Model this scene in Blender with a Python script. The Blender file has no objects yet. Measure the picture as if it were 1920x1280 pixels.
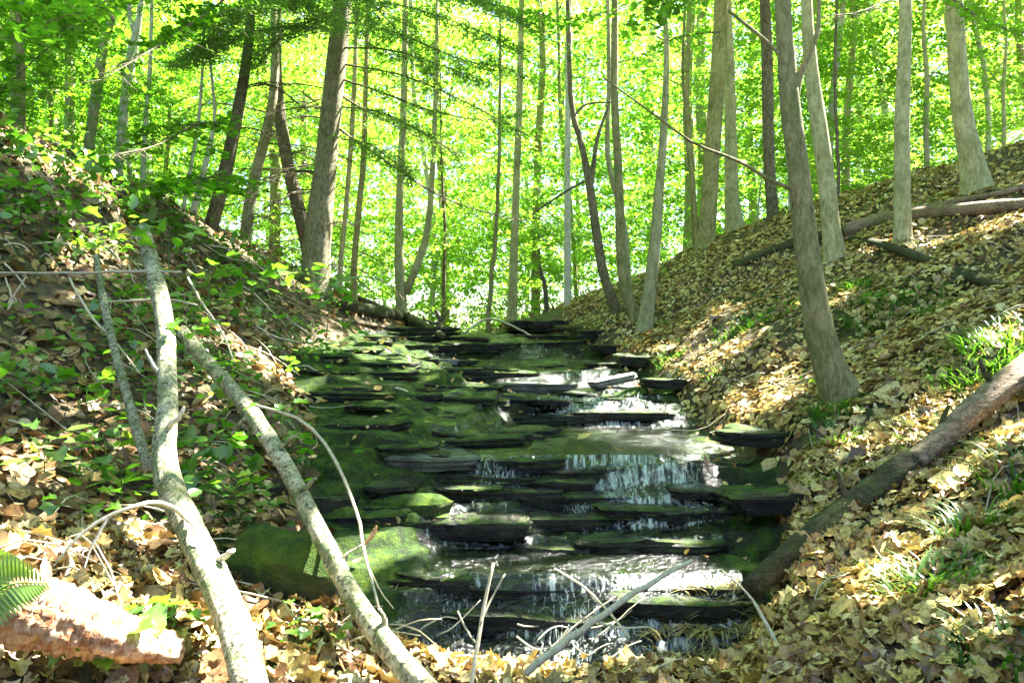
import bpy, math, random
import numpy as np
from mathutils import Vector, Matrix

R = math.radians
random.seed(7)
rng = np.random.default_rng(11)
EYE = 1.6            # camera height; the ravine is modelled in metres round it
F = 1500.0           # focal length in photograph pixels (1920 wide)

# ------------------------------------------------------------------ camera, sky, sun, exposure
scene = bpy.context.scene
col = scene.collection
cam_d = bpy.data.cameras.new('camera')
cam_d.sensor_width = 36.0
cam_d.lens = F / 1920.0 * 36.0
cam_d.clip_start = 0.05
cam_d.clip_end = 2000
cam = bpy.data.objects.new('camera', cam_d)
cam.location = (0, 0, EYE)
cam.rotation_euler = (R(90), 0, 0)
col.objects.link(cam)
scene.camera = cam

SUN = Vector((0.475, 0.335, 0.80)).normalized()      # direction towards the sun
elev = math.asin(SUN.z)
azim = math.atan2(SUN.x, SUN.y)
w = bpy.data.worlds.new('World')
scene.world = w
w.use_nodes = True
wt = w.node_tree
bg = wt.nodes['Background']
sky = wt.nodes.new('ShaderNodeTexSky')
sky.sky_type = 'NISHITA'
sky.sun_disc = False
sky.sun_elevation = elev
sky.sun_rotation = azim
sky.dust_density = 1.0
sky.ozone_density = 0.4
wt.links.new(sky.outputs[0], bg.inputs[0])
bg.inputs[1].default_value = 0.05
sl = bpy.data.lights.new('sun', 'SUN')
sl.energy = 5.0
sl.angle = R(0.53)
sl.color = (1.0, 0.95, 0.86)
so = bpy.data.objects.new('sun', sl)
so.rotation_euler = SUN.to_track_quat('Z', 'Y').to_euler()
so.location = (6, 4, 20)
col.objects.link(so)
scene.view_settings.view_transform = 'Standard'
scene.view_settings.look = 'None'
scene.view_settings.exposure = 3.6
scene.view_settings.gamma = 1
scene.view_settings.use_curve_mapping = False
scene.cycles.max_bounces = 8
scene.cycles.diffuse_bounces = 5
scene.cycles.glossy_bounces = 3
scene.cycles.transmission_bounces = 6
scene.cycles.transparent_max_bounces = 12
scene.cycles.use_denoising = True
scene.cycles.caustics_reflective = False
scene.cycles.caustics_refractive = False

# ------------------------------------------------------------------ numeric helpers
def _hash(ix, iy, seed):
    h = (ix.astype(np.int64) * 374761393 + iy.astype(np.int64) * 668265263 + seed * 1442695041) & 0xffffffff
    h = ((h ^ (h >> 13)) * 1274126177) & 0xffffffff
    return ((h ^ (h >> 16)) & 0xffffff) / float(0xffffff)

def vnoise(x, y, seed=0):
    x = np.asarray(x, float); y = np.asarray(y, float)
    ix = np.floor(x); iy = np.floor(y)
    fx = x - ix; fy = y - iy
    fx = fx * fx * (3 - 2 * fx); fy = fy * fy * (3 - 2 * fy)
    a = _hash(ix, iy, seed); b = _hash(ix + 1, iy, seed)
    c = _hash(ix, iy + 1, seed); d = _hash(ix + 1, iy + 1, seed)
    return (a + (b - a) * fx) * (1 - fy) + (c + (d - c) * fx) * fy

def fbm(x, y, seed=0, octv=4):
    t = 0; a = 0.5; s = 0
    for k in range(octv):
        t = t + a * vnoise(x * 2 ** k + 17.3 * k, y * 2 ** k - 9.1 * k, seed + k)
        s += a; a *= 0.5
    return t / s - 0.5          # about -0.5..0.5

def sstep(a, b, x):
    t = np.clip((np.asarray(x, float) - a) / (b - a), 0, 1)
    return t * t * (3 - 2 * t)

def P(px, py, Y):
    return Vector(((px - 960) / F * Y, Y, EYE + (640 - py) / F * Y))

# ------------------------------------------------------------------ the lie of the land
BY = [-30, -2, 0.5, 1.6, 2.3, 2.9, 3.15, 3.22, 3.45, 3.52, 3.92, 3.99, 4.10, 4.50, 4.56, 4.66, 6.22, 6.32, 6.62, 6.75, 7.75, 7.92, 8.3, 9.45, 9.7, 11.0, 13.0, 16, 25, 60, 400]
BZ = [-1.9, -1.6, -1.5, -1.28, -1.10, -1.17, -1.27, -1.26, -1.06, -1.035, -1.03, -0.945, -0.93, -0.80, -0.70, -0.675, -0.665, -0.63, -0.45, -0.425, -0.40, -0.29, -0.26, -0.19, -0.02, 0.11, 0.24, 0.05, -0.5, -1.6, -2.0]
XLY = [0, 2.2, 2.8, 3.4, 4.0, 4.6, 5.3, 6.3, 8.0, 10, 12, 13, 30]
XLX = [-0.1, -0.25, -0.45, -0.75, -1.05, -1.1, -1.35, -1.75, -2.1, -1.75, -1.5, -1.4, -1.4]
XRY = [0, 2.2, 2.9, 3.4, 4.0, 4.5, 5.2, 6.3, 7.8, 9.5, 11, 12, 13, 30]
XRX = [0.55, 0.62, 0.8, 1.10, 1.32, 1.55, 1.45, 1.42, 1.32, 1.05, 0.4, 0.1, -0.3, -0.3]
CX = [-60, -12, -9, -6, -4.5, -3.36, -2.64, -1.83, -1.2, -0.7, 0.32, 1.92, 2.6, 3.59, 4.48, 6.4, 12, 60]
CZ = [4.6, 3.9, 3.4, 2.5, 1.95, 1.40, 0.98, 0.68, 0.32, 0.28, 0.56, 1.02, 1.40, 1.80, 2.02, 2.40, 2.9, 3.4]

def channel(x, y):
    """1 inside the rocky stream bed, 0 on the banks"""
    xl = np.interp(y, XLY, XLX) + 0.25 * fbm(y * 1.7, x * 0.3, 5)
    xr = np.interp(y, XRY, XRX) + 0.25 * fbm(y * 2.1, x * 0.3, 6)
    return sstep(-0.12, 0.12, x - xl) * sstep(-0.10, 0.10, xr - x) * sstep(2.75, 3.1, y + 0.35 * fbm(x * 2.5, y, 9)) * (1 - sstep(12.2, 13.2, y))

def H(x, y):
    x = np.asarray(x, float); y = np.asarray(y, float)
    near = 1 - sstep(12, 15, y)
    wy = y + near * (0.34 * fbm(x * 1.1, y * 0.35, 1) + 0.14 * fbm(x * 4.2, y * 1.4, 2, 3)) * sstep(2.4, 3.4, y) + 0.05 * x * near
    zb = np.interp(wy, BY, BZ)
    xl = np.interp(y, XLY, XLX); xr = np.interp(y, XRY, XRX)
    # the left side of the bed climbs in mossy shelves
    xc = np.interp(y, [0, 3.3, 4.6, 6.3, 8, 10, 13], [0.0, -0.25, -0.2, 0.1, -0.5, -0.9, -1.0])
    sh = np.clip(xc - x, 0, None)
    shmax = np.clip(xc - xl, 0.01, None)
    zs = np.interp(y + 0.3 * fbm(x * 1.3, y, 3), [0, 3.2, 4.4, 5.2, 6.5, 8, 9.6, 11, 13, 60], [-1.4, -1.1, -0.80, -0.58, -0.42, -0.2, -0.02, 0.1, 0.24, -1.6])
    k = sstep(0.0, 1.0, sh / 0.35) * near
    z = zb * (1 - k) + np.maximum(zb, zs) * k + 0.10 * np.minimum(sh, shmax) * near
    # fine ledges of shale
    chn = channel(x, y)
    step = 0.065
    z = z + chn * near * 0.22 * fbm(x * 0.9, y * 1.5, 27, 2) * sstep(3.6, 4.6, y) * (0.35 + 0.65 * sstep(0.1, -0.4, -0.0 - (xc - x)) ) 
    q = z / step + 1.6 * fbm(x * 0.8, y * 0.8, 21, 3)
    kq = np.floor(q); fq = q - kq
    zt = (kq + sstep(0.72, 1.0, fq)) * step - 1.6 * step * fbm(x * 0.8, y * 0.8, 21, 3)
    zt = zt + 0.09 * fbm(x * 2.2, y * 2.6, 29, 3) * sstep(3.2, 4, y) + 0.05 * fbm(x * 5, y * 5, 30) + 0.018 * fbm(x * 22, y * 22, 33, 3)
    z = z * (1 - chn) + zt * chn
    # banks
    s = np.clip(xl - x, 0, None)
    a = np.interp(y, [0, 2, 3.3, 4, 5, 6, 8, 10, 12], [0.2, 0.25, 0.26, 0.30, 0.34, 0.55, 0.72, 0.80, 0.8])
    b = np.interp(y, [0, 2, 3.3, 4, 5, 6, 8, 10, 12], [0.05, 0.06, 0.08, 0.10, 0.16, 0.22, 0.12, 0.05, 0.0])
    z = z + a * s + b * s * s + 0.05 * sstep(0, 0.2, s)
    s = np.clip(x - xr, 0, None)
    z = z + 0.46 * s + 0.10 * sstep(0.0, 0.12, s)
    cap = np.interp(x, CX, CZ) - 0.06 * np.clip(y - 7, 0, None) * (x < -0.9) - 0.09 * np.clip(y - 11, 0, None) * (x >= -0.9)
    cap = cap - 0.10 * sstep(13, 20, y)
    kk = 0.25
    h_ = np.clip(0.5 + 0.5 * (cap - z) / kk, 0, 1)
    z = cap * (1 - h_) + z * h_ - kk * h_ * (1 - h_)
    z = np.maximum(z, -2.2)
    bank = 1 - chn
    z = z + bank * (0.13 * fbm(x * 1.3, y * 1.3, 40) + 0.05 * fbm(x * 5, y * 5, 41))
    return z + EYE

def h1(x, y):
    return float(H(np.array([x]), np.array([y]))[0])

def ground_at(px, py, y0=1.2, y1=30):
    """first point of the ground met by the line of sight through a photograph pixel"""
    ys = np.linspace(y0, y1, 2400)
    xs = (px - 960) / F * ys
    zs = EYE + (640 - py) / F * ys
    g = H(xs, ys)
    hit = np.nonzero(g >= zs)[0]
    i = hit[0] if len(hit) else int(np.argmin(zs - g))
    return Vector((xs[i], ys[i], g[i]))

def Hn(x, y):
    e = 0.04
    dx = (H(x + e, y) - H(x - e, y)) / (2 * e)
    dy = (H(x, y + e) - H(x, y - e)) / (2 * e)
    n = np.stack([-dx, -dy, np.ones_like(dx)], 1)
    return n / np.linalg.norm(n, axis=1, keepdims=True)

# ------------------------------------------------------------------ object helpers
def tag(o, label=None, cat=None, group=None, kind=None):
    if label: o['label'] = label
    if cat: o['category'] = cat
    if group: o['group'] = group
    if kind: o['kind'] = kind
    return o

def mesh_np(name, V, Fc, smooth=False, sharp=None):
    V = np.ascontiguousarray(V, dtype=np.float32)
    me = bpy.data.meshes.new(name)
    if not isinstance(Fc, list):
        Fc = [Fc]
    Fc = [np.asarray(f, dtype=np.int32) for f in Fc if len(f)]
    nl = sum(f.size for f in Fc); nf = sum(len(f) for f in Fc)
    me.vertices.add(len(V)); me.vertices.foreach_set('co', V.ravel())
    me.loops.add(nl); me.polygons.add(nf)
    me.loops.foreach_set('vertex_index', np.concatenate([f.ravel() for f in Fc]))
    tot = np.concatenate([np.full(len(f), f.shape[1], dtype=np.int32) for f in Fc])
    st = np.concatenate([[0], np.cumsum(tot)[:-1]]).astype(np.int32)
    me.polygons.foreach_set('loop_start', st)
    me.polygons.foreach_set('loop_total', tot)
    me.update(calc_edges=True)
    me.validate()
    if smooth:
        me.polygons.foreach_set('use_smooth', np.ones(len(me.polygons), dtype=bool))
        if sharp: me.set_sharp_from_angle(angle=R(sharp))
    return me

def link(name, me, mat=None, parent=None, loc=None):
    o = bpy.data.objects.new(name, me)
    if mat is not None and me is not None and len(me.materials) == 0:
        me.materials.append(mat)
    if parent is not None: o.parent = parent
    if loc is not None: o.location = loc
    col.objects.link(o)
    return o

def empty(name, loc):
    o = bpy.data.objects.new(name, None)
    o.location = loc
    o.empty_display_size = 0.2
    col.objects.link(o)
    return o

def smooth_path(pts, rad, n):
    """Catmull-Rom through the points; returns n points and radii"""
    pts = [np.array(p, float) for p in pts]
    m = len(pts)
    if m == 2:
        t = np.linspace(0, 1, n)[:, None]
        return pts[0] * (1 - t) + pts[1] * t, rad[0] * (1 - t[:, 0]) + rad[1] * t[:, 0]
    ext = [2 * pts[0] - pts[1]] + pts + [2 * pts[-1] - pts[-2]]
    u = np.linspace(0, m - 1 - 1e-6, n)
    out = []
    for t in u:
        i = int(t); f = t - i
        p0, p1, p2, p3 = ext[i], ext[i + 1], ext[i + 2], ext[i + 3]
        out.append(0.5 * ((2 * p1) + (-p0 + p2) * f + (2 * p0 - 5 * p1 + 4 * p2 - p3) * f * f + (-p0 + 3 * p1 - 3 * p2 + p3) * f ** 3))
    return np.array(out), np.interp(u, range(m), rad)

def tube(pts, rad, n=16, seg=10, rough=0.0, flare=0.0, seed=0, origin=(0, 0, 0), cap=True, grain=1.0):
    """vertices and faces of a tapered, slightly irregular round limb"""
    C, r = smooth_path(pts, rad, n)
    if seg <= 7 and n > 8:
        C = C.copy(); C[1:-1] += np.random.default_rng(seed + 7).normal(0, 1, (n - 2, 3)) * r[1:-1, None] * 0.22
    C = C - np.array(origin, float)
    T = np.gradient(C, axis=0); T /= np.linalg.norm(T, axis=1, keepdims=True) + 1e-9
    ref = np.array([0.31, 0.95, 0.05]) if abs(T[:, 2]).mean() > 0.6 else np.array([0.05, 0.1, 1.0])
    A = np.cross(T, ref); A /= np.linalg.norm(A, axis=1, keepdims=True) + 1e-9
    B = np.cross(T, A)
    th = np.linspace(0, 2 * np.pi, seg, endpoint=False)
    lr = np.random.default_rng(seed + 100)
    ph = lr.uniform(0, 6.28, 4)
    V = np.zeros((n, seg, 3))
    L = np.concatenate([[0], np.cumsum(np.linalg.norm(np.diff(C, axis=0), axis=1))])
    for i in range(n):
        k = 1 + rough * (0.5 * np.sin(2 * th + ph[0] + L[i] * 2.1) + 0.35 * np.sin(3 * th + ph[1] - L[i] * 3.7) + 0.5 * np.sin(L[i] * 9 + ph[2]) * np.sin(th + ph[3]) + lr.uniform(-0.35, 0.35, seg))
        if rough > 0.07 and seg > 9:
            k = k + rough * 1.6 * (vnoise(np.cos(th) * 3.1 + seed, np.sin(th) * 3.1 + L[i] * 5.0 * grain, 3) - 0.5) + rough * 1.0 * (vnoise(np.cos(th) * 7 + seed, np.sin(th) * 7 + L[i] * 16.0 * grain, 4) - 0.5)
        if flare > 0:
            fl = 0.45 * flare * math.exp(-L[i] / (1.3 * r[0])) 
            k = k + fl * (0.55 + 0.6 * np.sin(4 * th + ph[3]) ** 2)
        V[i] = C[i] + (np.cos(th)[:, None] * A[i] + np.sin(th)[:, None] * B[i]) * (r[i] * k)[:, None]
    V = V.reshape(-1, 3)
    i0 = (np.arange(n - 1)[:, None] * seg + np.arange(seg)[None]).ravel()
    i1 = (np.arange(n - 1)[:, None] * seg + (np.arange(seg)[None] + 1) % seg).ravel()
    Fq = np.stack([i0, i1, i1 + seg, i0 + seg], 1)
    Ft = np.zeros((0, 3), int)
    if cap:
        nv = len(V)
        V = np.vstack([V, C[0] - T[0] * r[0] * 0.12, C[-1] + T[-1] * r[-1] * 0.2])
        a = np.arange(seg); b = (a + 1) % seg
        Ft = np.vstack([np.stack([b, a, np.full(seg, nv)], 1), np.stack([a + (n - 1) * seg, b + (n - 1) * seg, np.full(seg, nv + 1)], 1)])
    return V, Fq, Ft

class Bag:
    """gathers pieces that make up ONE part"""
    def __init__(s): s.V = []; s.Q = []; s.T = []; s.n = 0
    def add(s, V, Q=None, T=None):
        s.V.append(V)
        if Q is not None and len(Q): s.Q.append(np.asarray(Q) + s.n)
        if T is not None and len(T): s.T.append(np.asarray(T) + s.n)
        s.n += len(V)
    def mesh(s, name, smooth=True, sharp=None):
        V = np.vstack(s.V)
        f = []
        if s.Q: f.append(np.vstack(s.Q))
        if s.T: f.append(np.vstack(s.T))
        return mesh_np(name, V, f, smooth, sharp)

def frames(N, yaw):
    """n x 3 x 3 frames: local z along N, turned by yaw"""
    N = N / (np.linalg.norm(N, axis=1, keepdims=True) + 1e-9)
    ref = np.where(np.abs(N[:, 2:3]) > 0.9, np.array([[1.0, 0, 0]]), np.array([[0, 0, 1.0]]))
    A = np.cross(ref, N); A /= np.linalg.norm(A, axis=1, keepdims=True) + 1e-9
    B = np.cross(N, A)
    c = np.cos(yaw)[:, None]; s = np.sin(yaw)[:, None]
    return np.stack([A * c + B * s, -A * s + B * c, N], 2)

def scatter(TV, TF, pos, N, size, yaw, aniso=None, bend=None):
    """copies of a small leaf template as one array mesh"""
    n = len(pos); m = len(TV)
    M = frames(N, yaw)
    L = np.repeat(TV[None], n, 0) * size[:, None, None]
    if aniso is not None: L[:, :, 0] *= aniso[:, None]
    if bend is not None:
        L[:, :, 2] += bend[:, None] * (L[:, :, 1] ** 2) / size[:, None]
    V = np.einsum('nij,nmj->nmi', M, L) + pos[:, None, :]
    Fc = (TF[None] + (np.arange(n) * m)[:, None, None]).reshape(-1, TF.shape[1])
    return V.reshape(-1, 3), Fc

# leaf templates (y = along the leaf, length about 1)
LEAF2 = np.array([[0, -0.5, 0], [0.30, -0.02, 0.08], [0, 0.5, 0.0], [-0.30, -0.02, 0.08]])
LEAF2F = np.array([[0, 1, 2], [0, 2, 3]])
LEAF4 = np.array([[0, -0.5, 0.03], [0.24, -0.25, 0.08], [0.30, 0.08, 0.09], [0, 0.55, -0.04], [-0.26, 0.14, 0.04], [-0.24, -0.25, 0.10], [0, 0.0, 0.0]])
LEAF4F = np.array([[0, 1, 6], [1, 2, 6], [2, 3, 6], [3, 4, 6], [4, 5, 6], [5, 0, 6]])
_a = [(0, -0.42), (0.17, -0.38), (0.26, -0.22), (0.42, -0.16), (0.36, 0.02), (0.46, 0.20), (0.28, 0.24), (0.15, 0.38), (0.02, 0.60),
      (-0.14, 0.40), (-0.29, 0.26), (-0.44, 0.17), (-0.37, 0.0), (-0.40, -0.20), (-0.24, -0.24), (-0.15, -0.36)]
MAPLE = np.array([[x, y, 0.75 * abs(x) ** 1.5 - 0.35 * y * y + 0.06 * ((i * 7) % 3 - 1)] for i, (x, y) in enumerate(_a)] + [[0, 0, -0.03]])
MAPLEF = np.array([[i, (i + 1) % 16, 16] for i in range(16)])

# ------------------------------------------------------------------ materials
def new_mat(name):
    m = bpy.data.materials.new(name)
    m.use_nodes = True
    nt = m.node_tree
    nt.nodes.clear()
    out = nt.nodes.new('ShaderNodeOutputMaterial')
    return m, nt, out

def nd(nt, t, **kw):
    n = nt.nodes.new(t)
    for k, v in kw.items():
        if k in n.inputs.keys(): n.inputs[k].default_value = v
        else: setattr(n, k, v)
    return n

def ramp(nt, fac, stops, interp='LINEAR'):
    r = nt.nodes.new('ShaderNodeValToRGB')
    r.color_ramp.interpolation = interp
    e = r.color_ramp.elements
    e[0].position = stops[0][0]; e[0].color = (*stops[0][1], 1)
    e[1].position = stops[-1][0]; e[1].color = (*stops[-1][1], 1)
    for p, c in stops[1:-1]:
        x = e.new(p); x.color = (*c, 1)
    nt.links.new(fac, r.inputs[0])
    return r.outputs[0]

def noise(nt, scale, detail=4, rough=0.55, vec=None, dist=0.0):
    n = nd(nt, 'ShaderNodeTexNoise', Scale=scale, Detail=detail, Roughness=rough, Distortion=dist)
    if vec is not None: nt.links.new(vec, n.inputs['Vector'])
    return n.outputs['Fac']

def mixc(nt, fac, a, b, mode='MIX'):
    m = nt.nodes.new('ShaderNodeMix'); m.data_type = 'RGBA'; m.blend_type = mode
    for sock, v in ((m.inputs[0], fac), (m.inputs[6], a), (m.inputs[7], b)):
        if isinstance(v, (int, float)): sock.default_value = v
        elif isinstance(v, tuple): sock.default_value = (*v, 1)
        else: nt.links.new(v, sock)
    return m.outputs[2]

def math_(nt, op, a, b=0.0, clamp=False):
    m = nt.nodes.new('ShaderNodeMath'); m.operation = op; m.use_clamp = clamp
    for sock, v in ((m.inputs[0], a), (m.inputs[1], b)):
        if isinstance(v, (int, float)): sock.default_value = v
        else: nt.links.new(v, sock)
    return m.outputs[0]

def maprange(nt, v, a, b, c=0.0, d=1.0):
    m = nt.nodes.new('ShaderNodeMapRange')
    nt.links.new(v, m.inputs[0])
    for i, x in zip((1, 2, 3, 4), (a, b, c, d)): m.inputs[i].default_value = x
    return m.outputs[0]

def stretch(nt, sx, sy, sz, coord='Object'):
    tc = nt.nodes.new('ShaderNodeTexCoord')
    mp = nt.nodes.new('ShaderNodeMapping')
    mp.inputs['Scale'].default_value = (sx, sy, sz)
    nt.links.new(tc.outputs[coord], mp.inputs['Vector'])
    return mp.outputs[0]

def bump(nt, h, strength, dist=0.02):
    b = nt.nodes.new('ShaderNodeBump')
    b.inputs['Strength'].default_value = strength
    b.inputs['Distance'].default_value = dist
    nt.links.new(h, b.inputs['Height'])
    return b.outputs[0]

def leaf_mat(name, refl, trans, mixf=0.5, hue_by_object=0.0, gloss=0.06):
    """thin leaf: light reflected and light let through"""
    m, nt, out = new_mat(name)
    geo = nt.nodes.new('ShaderNodeNewGeometry')
    isl = geo.outputs['Random Per Island']
    oi = nt.nodes.new('ShaderNodeObjectInfo')
    f = isl
    if hue_by_object:
        f = math_(nt, 'ADD', math_(nt, 'MULTIPLY', isl, 1 - hue_by_object), math_(nt, 'MULTIPLY', oi.outputs['Random'], hue_by_object))
    d = nt.nodes.new('ShaderNodeBsdfDiffuse'); t = nt.nodes.new('ShaderNodeBsdfTranslucent')
    rc = ramp(nt, f, refl)
    if 'dead' in name:      # blotches and veins of decay
        rc = mixc(nt, 1.0, rc, ramp(nt, noise(nt, 55, 4, 0.7, stretch(nt, 1, 1, 1)), [(0.33, (0.35, 0.30, 0.25)), (0.5, (0.95, 0.92, 0.85)), (0.68, (1.3, 1.28, 1.2))]), 'MULTIPLY')
    nt.links.new(rc, d.inputs[0]); nt.links.new(ramp(nt, f, trans), t.inputs[0])
    mx = nt.nodes.new('ShaderNodeMixShader'); mx.inputs[0].default_value = mixf
    nt.links.new(d.outputs[0], mx.inputs[1]); nt.links.new(t.outputs[0], mx.inputs[2])
    g = nd(nt, 'ShaderNodeBsdfGlossy', Roughness=0.35)
    m2 = nt.nodes.new('ShaderNodeMixShader'); m2.inputs[0].default_value = gloss
    nt.links.new(mx.outputs[0], m2.inputs[1]); nt.links.new(g.outputs[0], m2.inputs[2])
    nt.links.new(m2.outputs[0], out.inputs[0])
    return m

M = {}
M['leaf'] = leaf_mat('beech_leaves', [(0, (0.04, 0.10, 0.010)), (0.5, (0.07, 0.14, 0.012)), (1, (0.12, 0.18, 0.02))],
                     [(0, (0.16, 0.42, 0.020)), (0.5, (0.31, 0.61, 0.035)), (1, (0.54, 0.76, 0.09))], 0.6, 0.5)
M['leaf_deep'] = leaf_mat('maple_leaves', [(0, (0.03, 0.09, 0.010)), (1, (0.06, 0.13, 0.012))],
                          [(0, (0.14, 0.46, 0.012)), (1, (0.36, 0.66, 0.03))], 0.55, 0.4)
M['needle'] = leaf_mat('hemlock_needles', [(0, (0.02, 0.055, 0.018)), (1, (0.05, 0.10, 0.03))], [(0, (0.16, 0.36, 0.04)), (1, (0.34, 0.56, 0.08))], 0.55, 0.2)
M['plant'] = leaf_mat('seedling_leaves', [(0, (0.04, 0.12, 0.015)), (0.5, (0.08, 0.19, 0.02)), (1, (0.18, 0.27, 0.04))],
                      [(0, (0.10, 0.36, 0.012)), (0.7, (0.2, 0.5, 0.02)), (1, (0.5, 0.66, 0.05))], 0.45, 0.6, 0.1)
M['grass'] = leaf_mat('grass_blades', [(0, (0.03, 0.10, 0.012)), (1, (0.09, 0.19, 0.03))], [(0, (0.08, 0.28, 0.01)), (1, (0.2, 0.42, 0.03))], 0.4, 0.3)
M['fern'] = leaf_mat('fern_fronds', [(0, (0.10, 0.20, 0.03)), (1, (0.16, 0.26, 0.05))], [(0, (0.2, 0.4, 0.03)), (1, (0.32, 0.5, 0.05))], 0.4, 0.2)
M['litter'] = leaf_mat('dead_leaves', [(0, (0.12, 0.07, 0.035)), (0.2, (0.30, 0.18, 0.08)), (0.45, (0.44, 0.32, 0.12)), (0.75, (0.56, 0.45, 0.17)), (1, (0.70, 0.62, 0.36))],
                       [(0, (0.12, 0.06, 0.02)), (0.5, (0.3, 0.22, 0.05)), (1, (0.4, 0.36, 0.1))], 0.18, 0.0, 0.05)
M['litter_brown'] = leaf_mat('brown_dead_leaves', [(0, (0.09, 0.05, 0.025)), (0.3, (0.20, 0.11, 0.05)), (0.6, (0.32, 0.20, 0.09)), (0.85, (0.42, 0.30, 0.14)), (1, (0.60, 0.48, 0.30))],
                             [(0, (0.12, 0.06, 0.02)), (1, (0.32, 0.22, 0.06))], 0.15, 0.0, 0.05)

def bark_mat(name, dark, mid, light, scale=1.0, spots=None, moss=0.0, bumpv=0.6, zs=0.35, xs=1.0):
    m, nt, out = new_mat(name)
    v = stretch(nt, 9 * scale * xs, 9 * scale, 9 * scale * zs)
    n1 = noise(nt, 3.0, 6, 0.65, v, 0.6)
    v2 = stretch(nt, 1, 1, 1)
    n2 = noise(nt, 3.2 * scale, 4, 0.6, v2)
    oi = nt.nodes.new('ShaderNodeObjectInfo')
    f = math_(nt, 'ADD', math_(nt, 'MULTIPLY', n1, 0.62), math_(nt, 'MULTIPLY', n2, 0.28))
    f = math_(nt, 'ADD', f, math_(nt, 'MULTIPLY', math_(nt, 'SUBTRACT', noise(nt, 70 * scale, 4, 0.7, stretch(nt, 1, 1, 0.35)), 0.3), 0.55))
    c = ramp(nt, f, [(0.36, dark), (0.5, mid), (0.66, light)])
    c = mixc(nt, 1.0, c, ramp(nt, oi.outputs['Random'], [(0, (0.75, 0.75, 0.75)), (1, (1.1, 1.08, 1.0))]), 'MULTIPLY')
    if spots:
        vo = nd(nt, 'ShaderNodeTexVoronoi', Scale=26 * scale); nt.links.new(v2, vo.inputs['Vector'])
        n3 = noise(nt, 7.0 * scale, 5, 0.7, v2, 0.8)
        k = maprange(nt, n3, 0.50, 0.58)
        c = mixc(nt, k, c, spots)
        n4 = noise(nt, 38.0 * scale, 3, 0.6, v2)
        c = mixc(nt, maprange(nt, n4, 0.56, 0.62, 0, 0.85), c, (0.035, 0.04, 0.025))
    if moss:
        n5 = noise(nt, 4.0 * scale, 5, 0.7, v2)
        geo = nt.nodes.new('ShaderNodeNewGeometry')
        sx = nt.nodes.new('ShaderNodeSeparateXYZ'); nt.links.new(geo.outputs['Normal'], sx.inputs[0])
        k = math_(nt, 'MULTIPLY', maprange(nt, n5, 0.5, 0.62), moss)
        c = mixc(nt, k, c, (0.07, 0.11, 0.02))
    b = nd(nt, 'ShaderNodeBsdfPrincipled', Roughness=0.85)
    b.inputs['Specular IOR Level'].default_value = 0.25
    nt.links.new(c, b.inputs['Base Color'])
    hgt = math_(nt, 'ADD', n1, math_(nt, 'MULTIPLY', noise(nt, 60 * scale, 3, 0.6, v2), 0.4))
    nt.links.new(bump(nt, hgt, bumpv, 0.02), b.inputs['Normal'])
    nt.links.new(b.outputs[0], out.inputs[0])
    return m

M['bark'] = bark_mat('grey_bark', (0.08, 0.075, 0.03), (0.20, 0.185, 0.082), (0.34, 0.315, 0.165), 1.0, moss=0.5)
M['bark_smooth'] = bark_mat('smooth_grey_bark', (0.17, 0.163, 0.08), (0.29, 0.28, 0.145), (0.45, 0.435, 0.27), 0.8, moss=0.4, bumpv=0.25)
M['bark_dark'] = bark_mat('dark_hemlock_bark', (0.035, 0.03, 0.016), (0.10, 0.083, 0.05), (0.22, 0.19, 0.13), 1.3, bumpv=0.9)
M['bark_hem'] = bark_mat('furrowed_hemlock_bark', (0.07, 0.062, 0.03), (0.21, 0.19, 0.105), (0.42, 0.385, 0.26), 1.5, moss=0.25, bumpv=0.9)
M['bark_pale'] = bark_mat('pale_bark', (0.26, 0.26, 0.20), (0.42, 0.42, 0.34), (0.62, 0.62, 0.55), 1.0, bumpv=0.25)
M['birch'] = bark_mat('lichened_bark', (0.10, 0.085, 0.045), (0.30, 0.27, 0.18), (0.56, 0.54, 0.42), 1.6, spots=(0.20, 0.24, 0.12), moss=0.7, bumpv=0.9, zs=0.8)
M['logwood'] = bark_mat('weathered_wood', (0.05, 0.035, 0.025), (0.20, 0.145, 0.10), (0.42, 0.33, 0.25), 2.0, moss=0.1, bumpv=1.0, zs=0.9, xs=0.3)
M['logdark'] = bark_mat('mossy_log_bark', (0.016, 0.016, 0.008), (0.045, 0.042, 0.022), (0.11, 0.10, 0.06), 2.2, moss=0.5, bumpv=1.0, zs=0.9, xs=0.4)
M['redlog'] = bark_mat('crumbling_red_wood', (0.10, 0.03, 0.012), (0.32, 0.15, 0.075), (0.60, 0.42, 0.30), 1.0, bumpv=0.35, zs=1.0, xs=0.15)
M['twig'] = bark_mat('bare_twig', (0.25, 0.22, 0.15), (0.42, 0.38, 0.27), (0.58, 0.54, 0.42), 3.0, bumpv=0.2)
M['twig_dark'] = bark_mat('dark_twig', (0.03, 0.026, 0.02), (0.06, 0.05, 0.035), (0.12, 0.10, 0.07), 3.0, bumpv=0.2)

# soil under the leaves
m, nt, out = new_mat('forest_soil')
v = stretch(nt, 1, 1, 1)
c = ramp(nt, noise(nt, 14, 6, 0.7, v), [(0.3, (0.035, 0.025, 0.015)), (0.5, (0.11, 0.08, 0.04)), (0.7, (0.24, 0.19, 0.09))])
c = mixc(nt, maprange(nt, noise(nt, 1.1, 4, 0.6, v), 0.52, 0.66), c, (0.045, 0.09, 0.015))
b = nd(nt, 'ShaderNodeBsdfPrincipled', Roughness=0.95)
nt.links.new(c, b.inputs['Base Color'])
nt.links.new(bump(nt, noise(nt, 40, 5, 0.7, v), 1.0, 0.04), b.inputs['Normal'])
nt.links.new(b.outputs[0], out.inputs[0])
M['soil'] = m

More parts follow.
